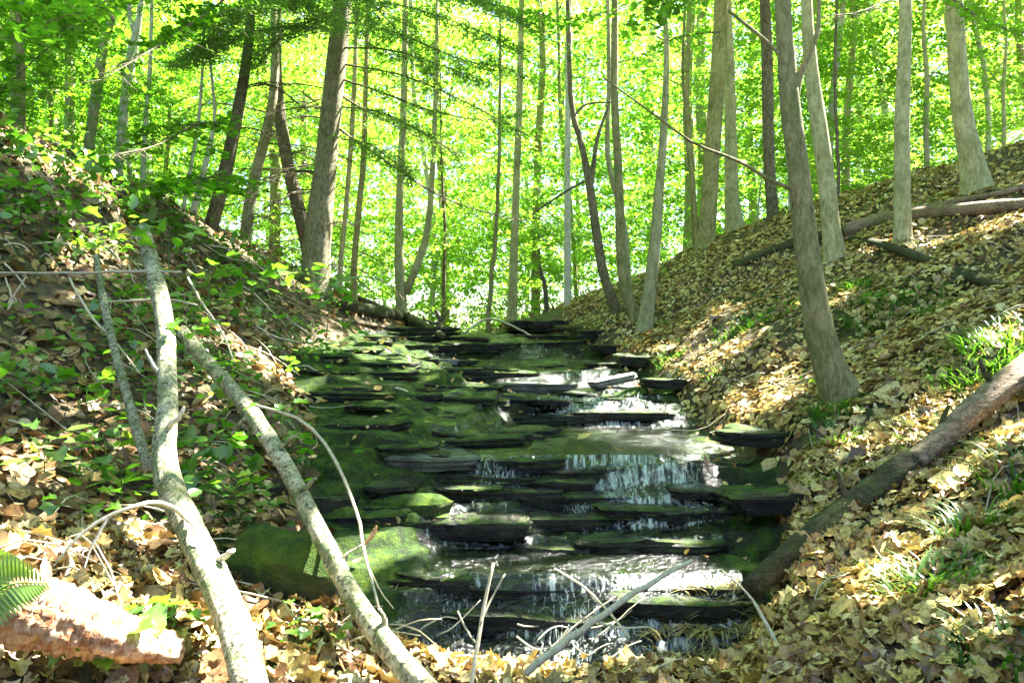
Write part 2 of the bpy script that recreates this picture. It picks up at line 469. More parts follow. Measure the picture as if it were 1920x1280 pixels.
def rock_mat(name, moss_lo, moss_hi, wet=True, base=((0.006, 0.006, 0.005), (0.020, 0.019, 0.014), (0.065, 0.06, 0.045)), use_attr=False):
    m, nt, out = new_mat(name)
    v = stretch(nt, 1, 1, 1)
    vs = stretch(nt, 3, 3, 16)
    geo = nt.nodes.new('ShaderNodeNewGeometry')
    sx = nt.nodes.new('ShaderNodeSeparateXYZ'); nt.links.new(geo.outputs['True Normal'], sx.inputs[0])
    nrm = nt.nodes.new('ShaderNodeSeparateXYZ'); nt.links.new(geo.outputs['Normal'], nrm.inputs[0])
    f = math_(nt, 'ADD', math_(nt, 'MULTIPLY', noise(nt, 5, 6, 0.7, v), 0.5), math_(nt, 'MULTIPLY', noise(nt, 1.6, 5, 0.7, vs), 0.5))
    c = ramp(nt, f, [(0.35, base[0]), (0.5, base[1]), (0.68, base[2])])
    mz = noise(nt, 2.3, 5, 0.65, v, 0.4)
    mo = math_(nt, 'MULTIPLY', maprange(nt, mz, moss_lo, moss_hi), maprange(nt, nrm.outputs[2], -0.35 if name == 'thick_moss' else 0.35, 0.25 if name == 'thick_moss' else 0.75))
    if use_attr:
        at = nt.nodes.new('ShaderNodeAttribute'); at.attribute_name = 'mossy'
        mo = math_(nt, 'MULTIPLY', maprange(nt, math_(nt, 'ADD', mz, math_(nt, 'MULTIPLY', at.outputs['Fac'], 0.48)), 0.64, 0.78), maprange(nt, nrm.outputs[2], 0.25, 0.7))
    mc = ramp(nt, noise(nt, 9, 5, 0.75, v), [(0.33, (0.020, 0.06, 0.003)), (0.5, (0.07, 0.16, 0.005)), (0.66, (0.17, 0.28, 0.01))] if name == 'thick_moss' else [(0.36, (0.006, 0.018, 0.002)), (0.5, (0.045, 0.11, 0.003)), (0.64, (0.15, 0.25, 0.008))])
    c2 = mixc(nt, mo, c, mc)
    b = nt.nodes.new('ShaderNodeBsdfPrincipled')
    nt.links.new(c2, b.inputs['Base Color'])
    rr = maprange(nt, mo, 0.0, 0.6, 0.22 if wet else 0.75, 0.92)
    nt.links.new(rr, b.inputs['Roughness'])
    h = math_(nt, 'ADD', noise(nt, 26, 5, 0.7, v), math_(nt, 'MULTIPLY', noise(nt, 2.2, 6, 0.75, vs), 1.2))
    h = math_(nt, 'ADD', h, math_(nt, 'MULTIPLY', math_(nt, 'MULTIPLY', mo, noise(nt, 170, 3, 0.6, v)), 1.6))
    h = math_(nt, 'ADD', h, math_(nt, 'MULTIPLY', noise(nt, 9, 4, 0.6, v), 1.5))
    nt.links.new(bump(nt, h, 1.0, 0.035), b.inputs['Normal'])
    nt.links.new(b.outputs[0], out.inputs[0])
    return m

M['bed'] = rock_mat('wet_shale_bed', 0.5, 0.6, True, use_attr=True)
M['slab'] = rock_mat('mossy_shale', 0.44, 0.56, True)
M['moss_ledge'] = rock_mat('mossy_left_ledges', 0.36, 0.50, True)
M['slab_grey'] = rock_mat('grey_shale', 0.60, 0.72, False, ((0.05, 0.055, 0.045), (0.12, 0.13, 0.10), (0.22, 0.23, 0.19)))
M['moss'] = rock_mat('thick_moss', 0.22, 0.34, False)
M['stone_pale'] = rock_mat('pale_stone', 0.70, 0.8, False, ((0.16, 0.15, 0.12), (0.32, 0.30, 0.26), (0.48, 0.46, 0.42)))

# water film: lets the rock show, reflects the trees, turns white where it tumbles
m, nt, out = new_mat('running_water')
v = stretch(nt, 1, 1, 1)
vf = stretch(nt, 1, 0.25, 0.16)
vp = stretch(nt, 1, 1.6, 1)
tr = nd(nt, 'ShaderNodeBsdfTransparent'); tr.inputs[0].default_value = (0.62, 0.70, 0.60, 1)
gl = nd(nt, 'ShaderNodeBsdfGlossy', Roughness=0.12)
hh = math_(nt, 'ADD', noise(nt, 20, 3, 0.5, vp, 0.5), math_(nt, 'MULTIPLY', noise(nt, 60, 2, 0.5, vp), 0.35))
bn = bump(nt, hh, 0.9, 0.03)
nt.links.new(bn, gl.inputs['Normal'])
fr = nd(nt, 'ShaderNodeFresnel', IOR=1.33); nt.links.new(bn, fr.inputs['Normal'])
mx = nt.nodes.new('ShaderNodeMixShader')
nt.links.new(math_(nt, 'ADD', fr.outputs[0], 0.03), mx.inputs[0])
nt.links.new(tr.outputs[0], mx.inputs[1]); nt.links.new(gl.outputs[0], mx.inputs[2])
foam = nd(nt, 'ShaderNodeBsdfPrincipled', Roughness=0.3); foam.inputs['Base Color'].default_value = (0.62, 0.68, 0.66, 1)
at = nt.nodes.new('ShaderNodeAttribute'); at.attribute_name = 'foam'
fn = noise(nt, 42, 5, 0.7, vf, 0.3)
fk = math_(nt, 'MULTIPLY', maprange(nt, math_(nt, 'ADD', fn, math_(nt, 'MULTIPLY', at.outputs['Fac'], 0.21)), 0.64, 0.80), 0.7)
mx2 = nt.nodes.new('ShaderNodeMixShader')
nt.links.new(fk, mx2.inputs[0]); nt.links.new(mx.outputs[0], mx2.inputs[1]); nt.links.new(foam.outputs[0], mx2.inputs[2])
nt.links.new(mx2.outputs[0], out.inputs[0])
M['water'] = m
m, nt, out = new_mat('falling_water')
a_ = nd(nt, 'ShaderNodeBsdfPrincipled', Roughness=0.15); a_.inputs['Base Color'].default_value = (0.64, 0.71, 0.67, 1)
t_ = nd(nt, 'ShaderNodeBsdfTransparent')
v = stretch(nt, 1, 1, 0.5)
mx = nt.nodes.new('ShaderNodeMixShader')
nt.links.new(maprange(nt, noise(nt, 60, 3, 0.6, v), 0.42, 0.64, 0.03, 0.55), mx.inputs[0])
nt.links.new(t_.outputs[0], mx.inputs[1]); nt.links.new(a_.outputs[0], mx.inputs[2])
nt.links.new(mx.outputs[0], out.inputs[0])
M['fall'] = m

# ------------------------------------------------------------------ ground and stream bed (one lie of the land, split along the water's edge)
def axis(parts):
    a = []
    for lo, hi, st in parts:
        a += list(np.arange(lo, hi, st))
    a.append(parts[-1][1])
    return np.array(a)
def geom(a, b, n):       # growing steps out to the horizon
    return a + (b - a) * (np.linspace(0, 1, n) ** 3.2)
gx = np.concatenate([geom(-9, -420, 26)[::-1][:-1], axis([(-9, -3.2, 0.09), (-3.2, 2.2, 0.026), (2.2, 9, 0.08)])[:-1], geom(9, 420, 26)])
gy = np.concatenate([np.linspace(-60, 0, 20)[:-1], axis([(0, 2.4, 0.06), (2.4, 7.2, 0.022), (7.2, 13.5, 0.042), (13.5, 24, 0.3)])[:-1], geom(24, 900, 34)])
XX, YY = np.meshgrid(gx, gy)
ZZ = H(XX.ravel(), YY.ravel())
CH = channel(XX.ravel(), YY.ravel())
V = np.stack([XX.ravel(), YY.ravel(), ZZ], 1)
nx, ny = len(gx), len(gy)
ii = (np.arange(ny - 1)[:, None] * nx + np.arange(nx - 1)[None]).ravel()
Q = np.stack([ii, ii + 1, ii + 1 + nx, ii + nx], 1)
fch = CH[Q].mean(1)
def submesh(name, V, Q, smooth=True, sharp=None):
    used = np.unique(Q)
    rm = np.full(len(V), -1); rm[used] = np.arange(len(used))
    return mesh_np(name, V[used], rm[Q], smooth, sharp), used
me, used = submesh('ground', V, Q[fch <= 0.5])
g = link('ground', me, M['soil']); tag(g, kind='structure')
me, used = submesh('stream_bed', V, Q[fch > 0.5], True, 38)
at = me.attributes.new('mossy', 'FLOAT', 'POINT')
xu, yu = V[used, 0], V[used, 1]
xm = np.interp(yu, [3, 4, 4.6, 6.3, 8, 10, 13], [-0.35, -0.25, -0.35, 0.0, -0.1, -0.3, -0.8])
xq = np.interp(yu, XRY, XRX)
moss = np.clip(sstep(0.15, -0.35, xu - xm) if False else sstep(-0.15, 0.35, xm - xu), 0, 1) * 0.95
moss = np.maximum(moss, sstep(0.45, 0.1, xq - xu) if False else (1 - sstep(0.1, 0.5, xq - xu)) * 0.55)
moss = moss + 0.35 * (fbm(xu * 1.8, yu * 1.8, 77) )
at.data.foreach_set('value', np.clip(moss, 0, 1).astype(np.float32))
g = link('stream_bed', me, M['bed']); tag(g, kind='structure')

# ------------------------------------------------------------------ the water
def wetmask(x, y):
    xa = np.interp(y, [2.9, 3.4, 3.9, 4.5, 4.7, 6.2, 6.4, 7.0, 8.2, 9.3, 10, 13], [-0.35, -0.42, -0.42, -0.32, -0.55, -0.55, 0.05, 0.0, -0.9, -1.5, -1.9, -1.7])
    xb = np.interp(y, [2.9, 3.4, 3.9, 4.5, 4.7, 6.2, 6.4, 7.0, 8.2, 9.3, 10, 13], [0.85, 1.0, 1.05, 1.0, 1.25, 1.35, 1.25, 1.1, 0.9, 0.8, 0.2, -0.6])
    n = 0.45 * fbm(x * 2.2, y * 2.2, 50)
    return sstep(-0.1, 0.1, x - xa + n) * sstep(-0.1, 0.1, xb - x + n) * sstep(2.98, 3.08, y) * (1 - sstep(12, 12.6, y))
sel = (fch > 0.5)
wm = wetmask(V[:, 0], V[:, 1])
Hs = V[:, 2].reshape(ny, nx)
# film: the bed smoothed along the flow, never below the rock
K = Hs.copy()
for _ in range(3):
    K[1:-1, 1:-1] = (K[1:-1, 1:-1] * 2 + K[:-2, 1:-1] + K[2:, 1:-1] + K[1:-1, :-2] + K[1:-1, 2:]) / 6
film = np.maximum(K, Hs - 0.004) + 0.006
pool1 = (YY > 3.5) & (YY < 3.95); pool2 = (YY > 4.66) & (YY < 6.3)
film = np.where(pool1, np.maximum(film, EYE - 1.022), film)
film = np.where(pool2, np.maximum(film, EYE - 0.662), film)
film = film + 0.005 * fbm(XX * 9, YY * 9, 60)
W = np.stack([XX.ravel(), YY.ravel(), film.ravel()], 1)
slope = np.hypot(np.gradient(film, axis=0) / (np.gradient(gy)[:, None] + 1e-9), np.gradient(film, axis=1) / (np.gradient(gx)[None] + 1e-9)).ravel()
Qw = Q[sel & (wm[Q].mean(1) > 0.5)]
me, used = submesh('stream_water', W, Qw)
at = me.attributes.new('foam', 'FLOAT', 'POINT')
xw, yw = W[used, 0], W[used, 1]
heavy = np.exp(-((xw - 0.75) / 0.55) ** 2) * (1 - 0.7 * sstep(4.8, 6.0, yw) * (1 - sstep(6.0, 6.2, yw)))
fo = sstep(0.25, 1.2, slope[used]) * (0.35 + 0.65 * heavy) + 0.5 * sstep(5.9, 6.25, yw) * (1 - sstep(6.25, 6.5, yw)) * heavy
at.data.foreach_set('value', np.clip(fo, 0, 1).astype(np.float32))
g = link('stream_water', me, M['water']); tag(g, kind='structure')

def hfilm(x, y):
    i = np.clip(np.searchsorted(gy, y), 1, ny - 1); j = np.clip(np.searchsorted(gx, x), 1, nx - 1)
    return film[i, j]
bag = Bag()
def strands(n, x0, x1, y0, y1, wmin, wmax, seed):
    """threads of water from the lip at y0 down to y1"""
    lr = np.random.default_rng(seed); cl = lr.uniform(x0, x1, max(2, int((x1 - x0) / 0.11)))
    for k in range(n):
        if lr.random() < 0.75: x = cl[lr.integers(0, len(cl))] + lr.normal(0, 0.035)
        else: x = lr.uniform(x0, x1)
        ya = y0 + lr.uniform(-0.5, 0.10) * abs(y0 - y1); yb = ya + (y1 - y0) * lr.uniform(0.12, 0.8)
        m_ = 9
        ys = np.linspace(ya, yb, m_); xs = x + np.cumsum(lr.normal(0, 0.013, m_))
        zs = hfilm(xs, ys) + 0.008
        zs = np.minimum.accumulate(zs)
        pts = np.stack([xs, ys, zs], 1)
        wd = lr.uniform(wmin, wmax)
        rr = wd * np.array([0.5, 0.9, 1, 0.8, 1, 0.7, 0.9, 0.6, 0.3])
        Vv, Fq, Ft = tube(pts, rr, 12, 4, 0.2, seed=k)
        bag.add(Vv, Fq, Ft)
strands(230, 0.30, 1.0, 4.64, 4.1, 0.0008, 0.0024, 1)
strands(60, -0.25, 0.6, 4.64, 4.3, 0.001, 0.0025, 2)
strands(170, 0.35, 1.15, 6.66, 6.28, 0.0015, 0.0045, 3)
strands(16, -0.30, -0.2, 3.5, 3.22, 0.001, 0.0025, 4)
strands(30, 0.08, 0.26, 3.5, 3.15, 0.001, 0.0025, 5)
strands(26, 0.58, 0.75, 3.5, 3.2, 0.001, 0.0025, 6)
strands(40, -1.85, -1.65, 9.85, 9.5, 0.004, 0.010, 7)
g = link('falling_water', bag.mesh('falling_water'), M['fall']); tag(g, kind='stuff')

# ------------------------------------------------------------------ rock slabs and boulders
def slab_mesh(name, rx, ry, th, seed, layers=3, bulge=0.0, tilt=0.0, square=False):
    lr = np.random.default_rng(seed)
    n = 44; layers = min(layers, 2)
    t = np.linspace(0, 2 * np.pi, n, endpoint=False)
    m_ = int(lr.integers(5, 8))
    ca = np.sort(np.linspace(0, 2 * np.pi, m_, endpoint=False) + lr.uniform(-0.35, 0.35, m_)) + lr.uniform(0, 1)
    cr = lr.uniform(0.8, 1.15, m_)
    cxs = cr * np.sign(np.cos(ca)) * np.abs(np.cos(ca)) ** 0.7; cys = cr * np.sign(np.sin(ca)) * np.abs(np.sin(ca)) ** 0.7
    prof = np.full(n, 9.0)
    for i in range(m_):
        ax, ay, bx, by = cxs[i], cys[i], cxs[(i + 1) % m_], cys[(i + 1) % m_]
        den = np.cos(t) * (by - ay) - np.sin(t) * (bx - ax)
        tt_ = (ax * (by - ay) - ay * (bx - ax)) / np.where(np.abs(den) < 1e-4, 1e-4, den)
        prof = np.where((tt_ > 0) & (tt_ < prof), tt_, prof)
    if square: prof = (np.abs(np.cos(t)) ** 9 + np.abs(np.sin(t)) ** 9) ** (-1 / 9) * (1 + 0.10 * np.sin(2 * t + lr.uniform(0, 6)))
    prof = np.clip(prof, 0.4, 1.4)
    prof = (prof + 0.5 * np.roll(prof, 1) + 0.5 * np.roll(prof, -1)) / 2
    nz = sum(lr.uniform(-1, 1) * np.sin(k * t + lr.uniform(0, 6.28)) * 0.07 / k ** 0.5 for k in range(3, 11)) + lr.uniform(-0.03, 0.03, n)
    prof = prof * (1 + nz)
    V = [np.array([[0, 0, th * (1 + bulge)]])]
    for f in (0.25, 0.5, 0.72, 0.88, 0.97):
        x = rx * prof * f * np.cos(t); y = ry * prof * f * np.sin(t)
        z = th * (1 + bulge * (1 - f ** 2)) + (0.012 + th * 0.5) * (vnoise(x * 7, y * 7, seed) - 0.5) + 0.012 * (vnoise(x * 25, y * 25, seed) - 0.5)
        V.append(np.stack([x, y, z], 1))
    lv = layers * 3
    for i in range(lv + 1):
        z = th * (0.97 - i / lv * 1.97)
        ins = 1.0 + lr.uniform(-0.03, 0.03) - (0.05 if i % 3 == 2 else 0.0) - 0.10 * (i / lv) ** 2 + 0.06 * (vnoise(np.cos(t) * 2 + i * 0.4, np.sin(t) * 2 + seed, 8) - 0.5)
        kk = prof * ins * (1 + lr.uniform(-0.025, 0.025, n))
        V.append(np.stack([rx * kk * np.cos(t), ry * kk * np.sin(t), np.full(n, z) + lr.uniform(-0.06, 0.06, n) * th / layers], 1))
    V = np.vstack(V)
    rings = 5 + lv + 1
    T = np.stack([np.zeros(n, int), 1 + np.arange(n), 1 + (np.arange(n) + 1) % n], 1)
    i0 = (1 + np.arange(rings - 1)[:, None] * n + np.arange(n)[None]).ravel()
    i1 = (1 + np.arange(rings - 1)[:, None] * n + (np.arange(n)[None] + 1) % n).ravel()
    Qd = np.stack([i0, i0 + n, i1 + n, i1], 1)
    return mesh_np(name, V, [Qd, T], True, 35)

def slab(px, py, wpx, dep, th, mat, label, Y=None, layers=3, bulge=0.0, rot=0.0, tilt=(0, 0), seed=1, name='rock_ledge', cat='rock ledge', group=None, lift=0.0):
    p = ground_at(px, py) if Y is None else P(px, py, Y)
    rx = wpx / 2 / F * p.y
    o = link(name, slab_mesh(name, rx, dep, th / 2, seed, layers, bulge), M[mat], None, (p.x, p.y, p.z - th * 0.62 + lift))
    o.rotation_euler = (tilt[0], tilt[1], rot)
    return tag(o, label, cat, group)

slab(792, 842, 215, 0.24, 0.075, 'slab_grey', 'smooth grey flat slab jutting over a dark gap left of the main ledge', Y=4.72, seed=3, tilt=(0.05, 0.02))
slab(1420, 905, 200, 0.25, 0.07, 'slab', 'dark ledge at the foot of the leafy right bank with black gap beneath', Y=4.45, seed=5, layers=2, tilt=(0.0, -0.05))
slab(725, 1020, 110, 0.08, 0.09, 'moss', 'small bright mossy hump left of the lower pool', Y=3.95, seed=8, bulge=0.6)
slab(770, 935, 150, 0.12, 0.12, 'moss', 'green moss hump below the grey slab', Y=4.2, seed=9, bulge=0.5)
slab(535, 1105, 250, 0.20, 0.34, 'moss', 'big bright green mossy boulder between the two leaning trunks', Y=None, seed=11, bulge=0.6, name='boulder', cat='boulder', tilt=(0.15, 0.12), lift=0.17)
slab(600, 668, 150, 0.40, 0.16, 'slab', 'long moss topped ledge with dark brown end left of the stream', Y=7.9, seed=12, layers=2, bulge=0.3)
slab(625, 720, 170, 0.40, 0.18, 'moss', 'vivid green moss mound on the left side of the stream', Y=7.1, seed=13, bulge=0.5)
slab(1185, 732, 80, 0.20, 0.15, 'moss', 'moss capped boulder beside the upper waterfall', Y=6.85, seed=14, bulge=0.4, name='boulder', cat='boulder', tilt=(0, -0.15))
slab(1010, 716, 150, 0.24, 0.09, 'slab_grey', 'pale sunlit flat rock with water slipping past above the upper waterfall', Y=7.5, seed=15, layers=2)
slab(1075, 735, 70, 0.15, 0.08, 'slab', 'dark wedge of rock parting the upper waterfall', Y=6.95, seed=16)
slab(1150, 705, 110, 0.2, 0.06, 'stone_pale', 'thin pale slab tilted against the foot of the right bank', Y=7.3, seed=17, tilt=(0, -0.2))
slab(790, 662, 60, 0.2, 0.06, 'stone_pale', 'left pale sunlit stone in front of the topmost fall', Y=9.0, seed=18, layers=1, name='stone', cat='stone')
slab(835, 672, 52, 0.15, 0.06, 'stone_pale', 'right pale sunlit stone in front of the topmost fall', Y=8.8, seed=19, layers=1, name='stone', cat='stone')
slab(790, 695, 150, 0.3, 0.14, 'slab', 'dark broken ledge below the two pale stones', Y=8.3, seed=20)
slab(760, 612, 200, 0.3, 0.14, 'slab', 'dark ledge under the rotting log at the head of the ravine', Y=10.8, seed=22)
slab(720, 780, 180, 0.30, 0.10, 'moss', 'yellow green mossy shelf in the middle of the left slope', Y=6.0, seed=24, layers=2, bulge=0.1)
slab(610, 925, 120, 0.16, 0.16, 'slab', 'square dark block against the fallen trunk', Y=4.1, seed=25)
slab(450, 900, 200, 0.16, 0.12, 'slab', 'dark mossy ledge behind the leaning trunks', Y=4.0, seed=26)
slab(440, 985, 210, 0.16, 0.13, 'moss', 'low mossy ledge with dark front behind the leaning trunks', Y=3.6, seed=27)
slab(1370, 1050, 150, 0.2, 0.13, 'moss', 'dark green mossy ledge at the foot of the leaf bank', Y=3.75, seed=31, bulge=0.2)
slab(1060, 600, 150, 0.35, 0.14, 'slab', 'mossy ledge below the twin trunks at the head of the ravine', Y=11.0, seed=32)
slab(330, 1105, 80, 0.06, 0.06, 'slab_grey', 'small blue grey stone left of the leaning birch', Y=2.75, seed=33, bulge=0.2, name='stone', cat='stone')
slab(1340, 601, 26, 0.06, 0.03, 'stone_pale', 'small white stone high on the right bank', seed=34, layers=1, name='stone', cat='stone', lift=0.05)
slab(1735, 778, 24, 0.04, 0.03, 'stone_pale', 'small white stone below the curved trunk on the right bank', seed=35, layers=1, name='stone', cat='stone', lift=0.05)

# the layered ledges: rows of fractured blocks laid across the bed, one row to each step
def ledge(y0, x0, x1, dep, th, mat, label, seed, slant=0.0, front=0.05, drop=0.0):
    lr = np.random.default_rng(seed)
    c = ((x0 + x1) / 2, y0 + slant * (x0 + x1) / 2)
    root = empty('rock_ledge', (c[0], c[1], h1(*c))); tag(root, label, 'rock ledge')
    x = x0
    while x < x1:
        wd = lr.uniform(0.22, 0.90)
        d_ = dep * lr.uniform(0.9, 1.6); t_ = th * lr.uniform(0.8, 1.25)
        cx_, cy_ = x + wd / 2, y0 + slant * (x + wd / 2) + d_ - front + 0.10 * fbm(np.array([x * 1.7]), np.array([seed * 3.1]), 5)[0] * 2
        zz = (h1(cx_, cy_ + d_ * 0.3) + h1(cx_ - wd * .3, cy_ + d_ * .3) + h1(cx_ + wd * .3, cy_ + d_ * .3)) / 3 if drop == 0 else h1(cx_, cy_ + d_ + 0.05)
        mat = 'moss_ledge' if cx_ < np.interp(y0, [3, 4, 4.6, 6.3, 8, 10, 13], [-0.35, -0.25, -0.35, 0.0, -0.1, -0.3, -0.8]) + lr.uniform(-0.3, 0.3) else 'slab'
        me = slab_mesh('block', wd * 0.56, d_, t_ / 2, int(lr.integers(1, 9999)), 2, 0.0, square=True)
        o = link('block', me, M[mat], root, Vector((cx_, cy_, zz - t_ * 0.52 - drop + lr.uniform(-0.022, 0.006))) - root.location)
        o.rotation_euler = (lr.uniform(-0.03, 0.05), lr.uniform(-0.04, 0.04), lr.uniform(-0.12, 0.12) + slant)
        x += wd * lr.uniform(0.80, 1.0) + (0.18 if lr.random() < 0.18 else 0)
LG = [(3.50, -0.55, 1.05, .10, .08, 'wet lowest ledge with threads of water over its lip', .02), (3.40, -0.35, 0.9, .08, .07, 'broken stones at the foot of the lowest ledge', .0),
      (3.98, -0.95, 1.25, .10, .08, 'low ledge at the back of the lowest pool', -.02), (4.16, -0.9, 1.3, .10, .06, 'second low ledge under the middle waterfall', .05),
      (4.36, -0.6, 1.2, .08, .06, 'third ledge under the middle waterfall', -.03), (4.60, -0.75, 1.5, .13, .075, 'long dark ledge that the middle waterfall runs over', .03),
      (4.56, -0.7, 1.5, .10, .07, 'dark undercut layer below the long middle ledge', .03), (5.15, -1.4, -0.35, .14, .07, 'mossy ledge on the left behind the grey slab', .12),
      (5.6, -1.5, -0.2, .14, .07, 'mossy ledge halfway up the left shelves', -.08), (6.05, -1.7, 0.0, .16, .08, 'dark mossy ledge left of the upper waterfall foot', .05),
      (6.36, -0.9, 1.35, .12, .08, 'lower dark ledge under the upper waterfall', .03), (6.66, -1.6, 1.3, .16, .09, 'ledge that the upper waterfall runs over', -.04),
      (7.2, -2.0, -0.5, .18, .08, 'broken mossy ledge above and left of the upper waterfall', .06), (7.88, -2.1, 1.3, .18, .10, 'dark ledge behind the pale flat rock', .05),
      (8.5, -2.0, 1.1, .2, .09, 'ledge below the two pale stones', -.06), (9.1, -1.9, 1.1, .2, .09, 'ledge level with the two pale stones', .04),
      (9.62, -1.95, 1.05, .22, .13, 'dark ledge that the topmost fall drops from', .03), (10.3, -1.7, 0.8, .25, .10, 'broken ledge above the topmost fall', -.04), (11.2, -1.6, 0.4, .3, .12, 'last dark ledge at the head of the ravine', .05)]
for i, (y0, x0, x1, dp, th, lb, sl_) in enumerate(LG):
    ledge(y0, x0, x1, dp, th, 'slab' , lb, 600 + i, sl_, 0.05, 0.075 if 'undercut' in lb else 0.0)

# thin shale pieces lying about in the bed
plates = [slab_mesh('shale_plate', 0.14, 0.10, 0.014, 200 + i, 1) for i in range(5)]
for me in plates: me.materials.append(M['slab'])
k = 0
while k < 34:
    x = rng.uniform(-2.1, 1.5); y = 3.0 + 8.5 * rng.random() ** 1.3
    if channel(np.array([x]), np.array([y]))[0] < 0.7: continue
    o = link('shale_plate', plates[k % 5], None, None, (x, y, h1(x, y) + 0.002))
    s_ = rng.uniform(0.5, 1.7); o.scale = (s_, s_, rng.uniform(0.8, 2.0))
    o.rotation_euler = (rng.uniform(-.12, .12), rng.uniform(-.12, .12), rng.uniform(0, 6.28))
    tag(o, 'thin dark plate of shale lying in the mossy stream bed', 'stone', 'shale plates lying in the stream bed')
    k += 1

# ------------------------------------------------------------------ unseen leaves added overhead for shade, gaps cut where sun should land
PATCH = [  # picture ellipses on the ground: cx, cy, rx, ry, angle(deg)
    (1300, 705, 125, 58, -25), (1225, 770, 110, 42, -10), (1180, 700, 60, 22, 0), (1400, 790, 50, 22, -35), (1130, 722, 90, 16, 0), (1420, 770, 60, 22, -35), (1000, 716, 80, 9, 0),
    (1170, 790, 110, 14, 0), (790, 665, 60, 16, 0), (700, 650, 26, 22, 0), (620, 638, 45, 14, 0), 
    (1665, 1085, 70, 30, -40), (1720, 1000, 70, 18, -40), (1800, 930, 40, 16, -40), (1860, 1170, 60, 20, -25), (1330, 850, 30, 18, 0),
    (60, 1215, 130, 85, 15), (150, 1120, 90, 30, 25), (330, 1250, 90, 60, 0), (20, 1060, 40, 50, 0), (250, 1030, 40, 28, 0), (230, 1090, 40, 22, 0),
    (1215, 1110, 50, 60, 30), (1290, 1150, 45, 22, -20), (1060, 1085, 60, 20, 0), (870, 1085, 50, 9, 0), (905, 1005, 60, 14, 0), (840, 960, 40, 12, 0),
    (160, 480, 36, 22, 0), (60, 880, 50, 18, 0), (150, 765, 24, 14, 0), (380, 740, 25, 25, 0), (60, 290, 60, 14, 30), (160, 340, 50, 10, 30), (500, 1180, 70, 18, 0),
    (590, 1105, 40, 18, 0), (760, 1020, 25, 14, 0), (1360, 590, 20, 8, 0), (1700, 460, 60, 7, -8), (1830, 430, 90, 7, -12), (1440, 700, 25, 14, 0), (1900, 820, 30, 30, 0),
    (950, 1240, 120, 22, 0), (1320, 660, 50, 10, -20), (640, 1040, 60, 12, 0), (1100, 1195, 40, 18, 0), (1600, 850, 18, 8, 0), (1550, 560, 18, 6, 0), (1480, 1120, 40, 14, -35),
]
RAYS = [(P(400, 1075, 2.35), 0.10), (P(440, 1180, 2.15), 0.13), (P(705, 1170, 2.45), 0.08), (P(340, 960, 2.75), 0.06), (P(632, 200, 10), 0.30), (P(640, 120, 10), 0.25),
        (P(618, 440, 10), 0.2), (P(480, 790, 3.4), 0.05), (P(455, 1250, 1.95), 0.12), (P(750, 1240, 2.3), 0.10), (P(320, 830, 3.2), 0.05), (P(1750, 880, 4.0), 0.14), (P(1850, 815, 4.3), 0.14), (P(1200, 1110, 3.0), 0.05),
        (P(600, 545, 6.0), 0.25), (P(560, 515, 6.0), 0.15), (P(20, 1080, 1.5), 0.16), (P(60, 1100, 1.8), 0.14), (P(180, 1130, 1.95), 0.12), (P(250, 1230, 2.0), 0.12)]
N_SHADE = 170000
cx = rng.uniform(-7.0, 8.5, N_SHADE); cy = rng.uniform(-0.5, 13.5, N_SHADE)
cz = H(cx, cy)
ppx = 960 + F * cx / np.maximum(cy, 0.3); ppy = 640 - F * (cz - EYE) / np.maximum(cy, 0.3)
def in_patch(cx, cy, cz):
    """does a ground point lie in one of the sunlit places"""
    ppx = 960 + F * cx / np.maximum(cy, 0.3); ppy = 640 - F * (cz - EYE) / np.maximum(cy, 0.3)
    gap = np.zeros(len(cx), bool)
    wob = 1 + 0.9 * fbm(cx * 6, cy * 6, 90)
    for (a, b_, ra, rb, an) in PATCH:
        dx, dy = ppx - a, ppy - b_
        ca, sa = math.cos(R(an)), math.sin(R(an))
        er = 0.085 * F / np.maximum(cy, 0.8)
        u = (dx * ca + dy * sa) / (ra * 1.2 + er); v_ = (-dx * sa + dy * ca) / (rb * 1.25 + er * 0.45)
        gap |= (u * u + v_ * v_) < wob ** 2
    return gap
def blocks_sun(q, slack=1.25):
    """leaves at q whose shadow would fall on a sunlit place or a sunlit trunk"""
    t = (q[:, 2] - EYE) / SUN.z
    for _ in range(6):
        g_ = H(q[:, 0] - SUN.x * t, q[:, 1] - SUN.y * t)
        t = (q[:, 2] - g_) / SUN.z
    x_, y_ = q[:, 0] - SUN.x * t, q[:, 1] - SUN.y * t
    bad = in_patch(x_, y_, H(x_, y_)) & (y_ > 0.5)
    S_ = np.array(SUN)
    for p, r_ in RAYS:
        d = q - np.array(p)[None]; al = d @ S_
        bad |= (al > 0) & (np.linalg.norm(d - al[:, None] * S_[None], axis=1) < r_ * slack + 0.06)
    return bad
gap = in_patch(cx, cy, cz)
fleck = fbm(cx * 3.4, cy * 3.4, 91, 3)
gap |= (fleck > np.where(cx < -0.6, 0.14, 0.245)) & (vnoise(cx * 0.8, cy * 0.8, 95) > 0.35)
cx, cy, cz = cx[~gap], cy[~gap], cz[~gap]
tt = rng.uniform(8.0, 13.5, len(cx))
S = np.array(SUN)
cp = np.stack([cx, cy, cz], 1) + S[None] * tt[:, None]
keep = np.ones(len(cp), bool)
for p, r_ in RAYS:
    d = cp - np.array(p)[None]
    al = d @ S
    keep &= np.linalg.norm(d - al[:, None] * S[None], axis=1) > r_ * 1.25 + 0.06
cp = cp[keep]
nn = np.stack([rng.normal(0, 0.45, len(cp)), rng.normal(0, 0.45, len(cp)), np.ones(len(cp))], 1) + S[None] * 0.6
shade_leaves = (cp, nn)

# ------------------------------------------------------------------ trees
def wp(lst):
    """(px, py, width px, depth) -> points and radii"""
    return [P(a, b, d) for a, b, c, d in lst], [c / 2 / F * d for a, b, c, d in lst]

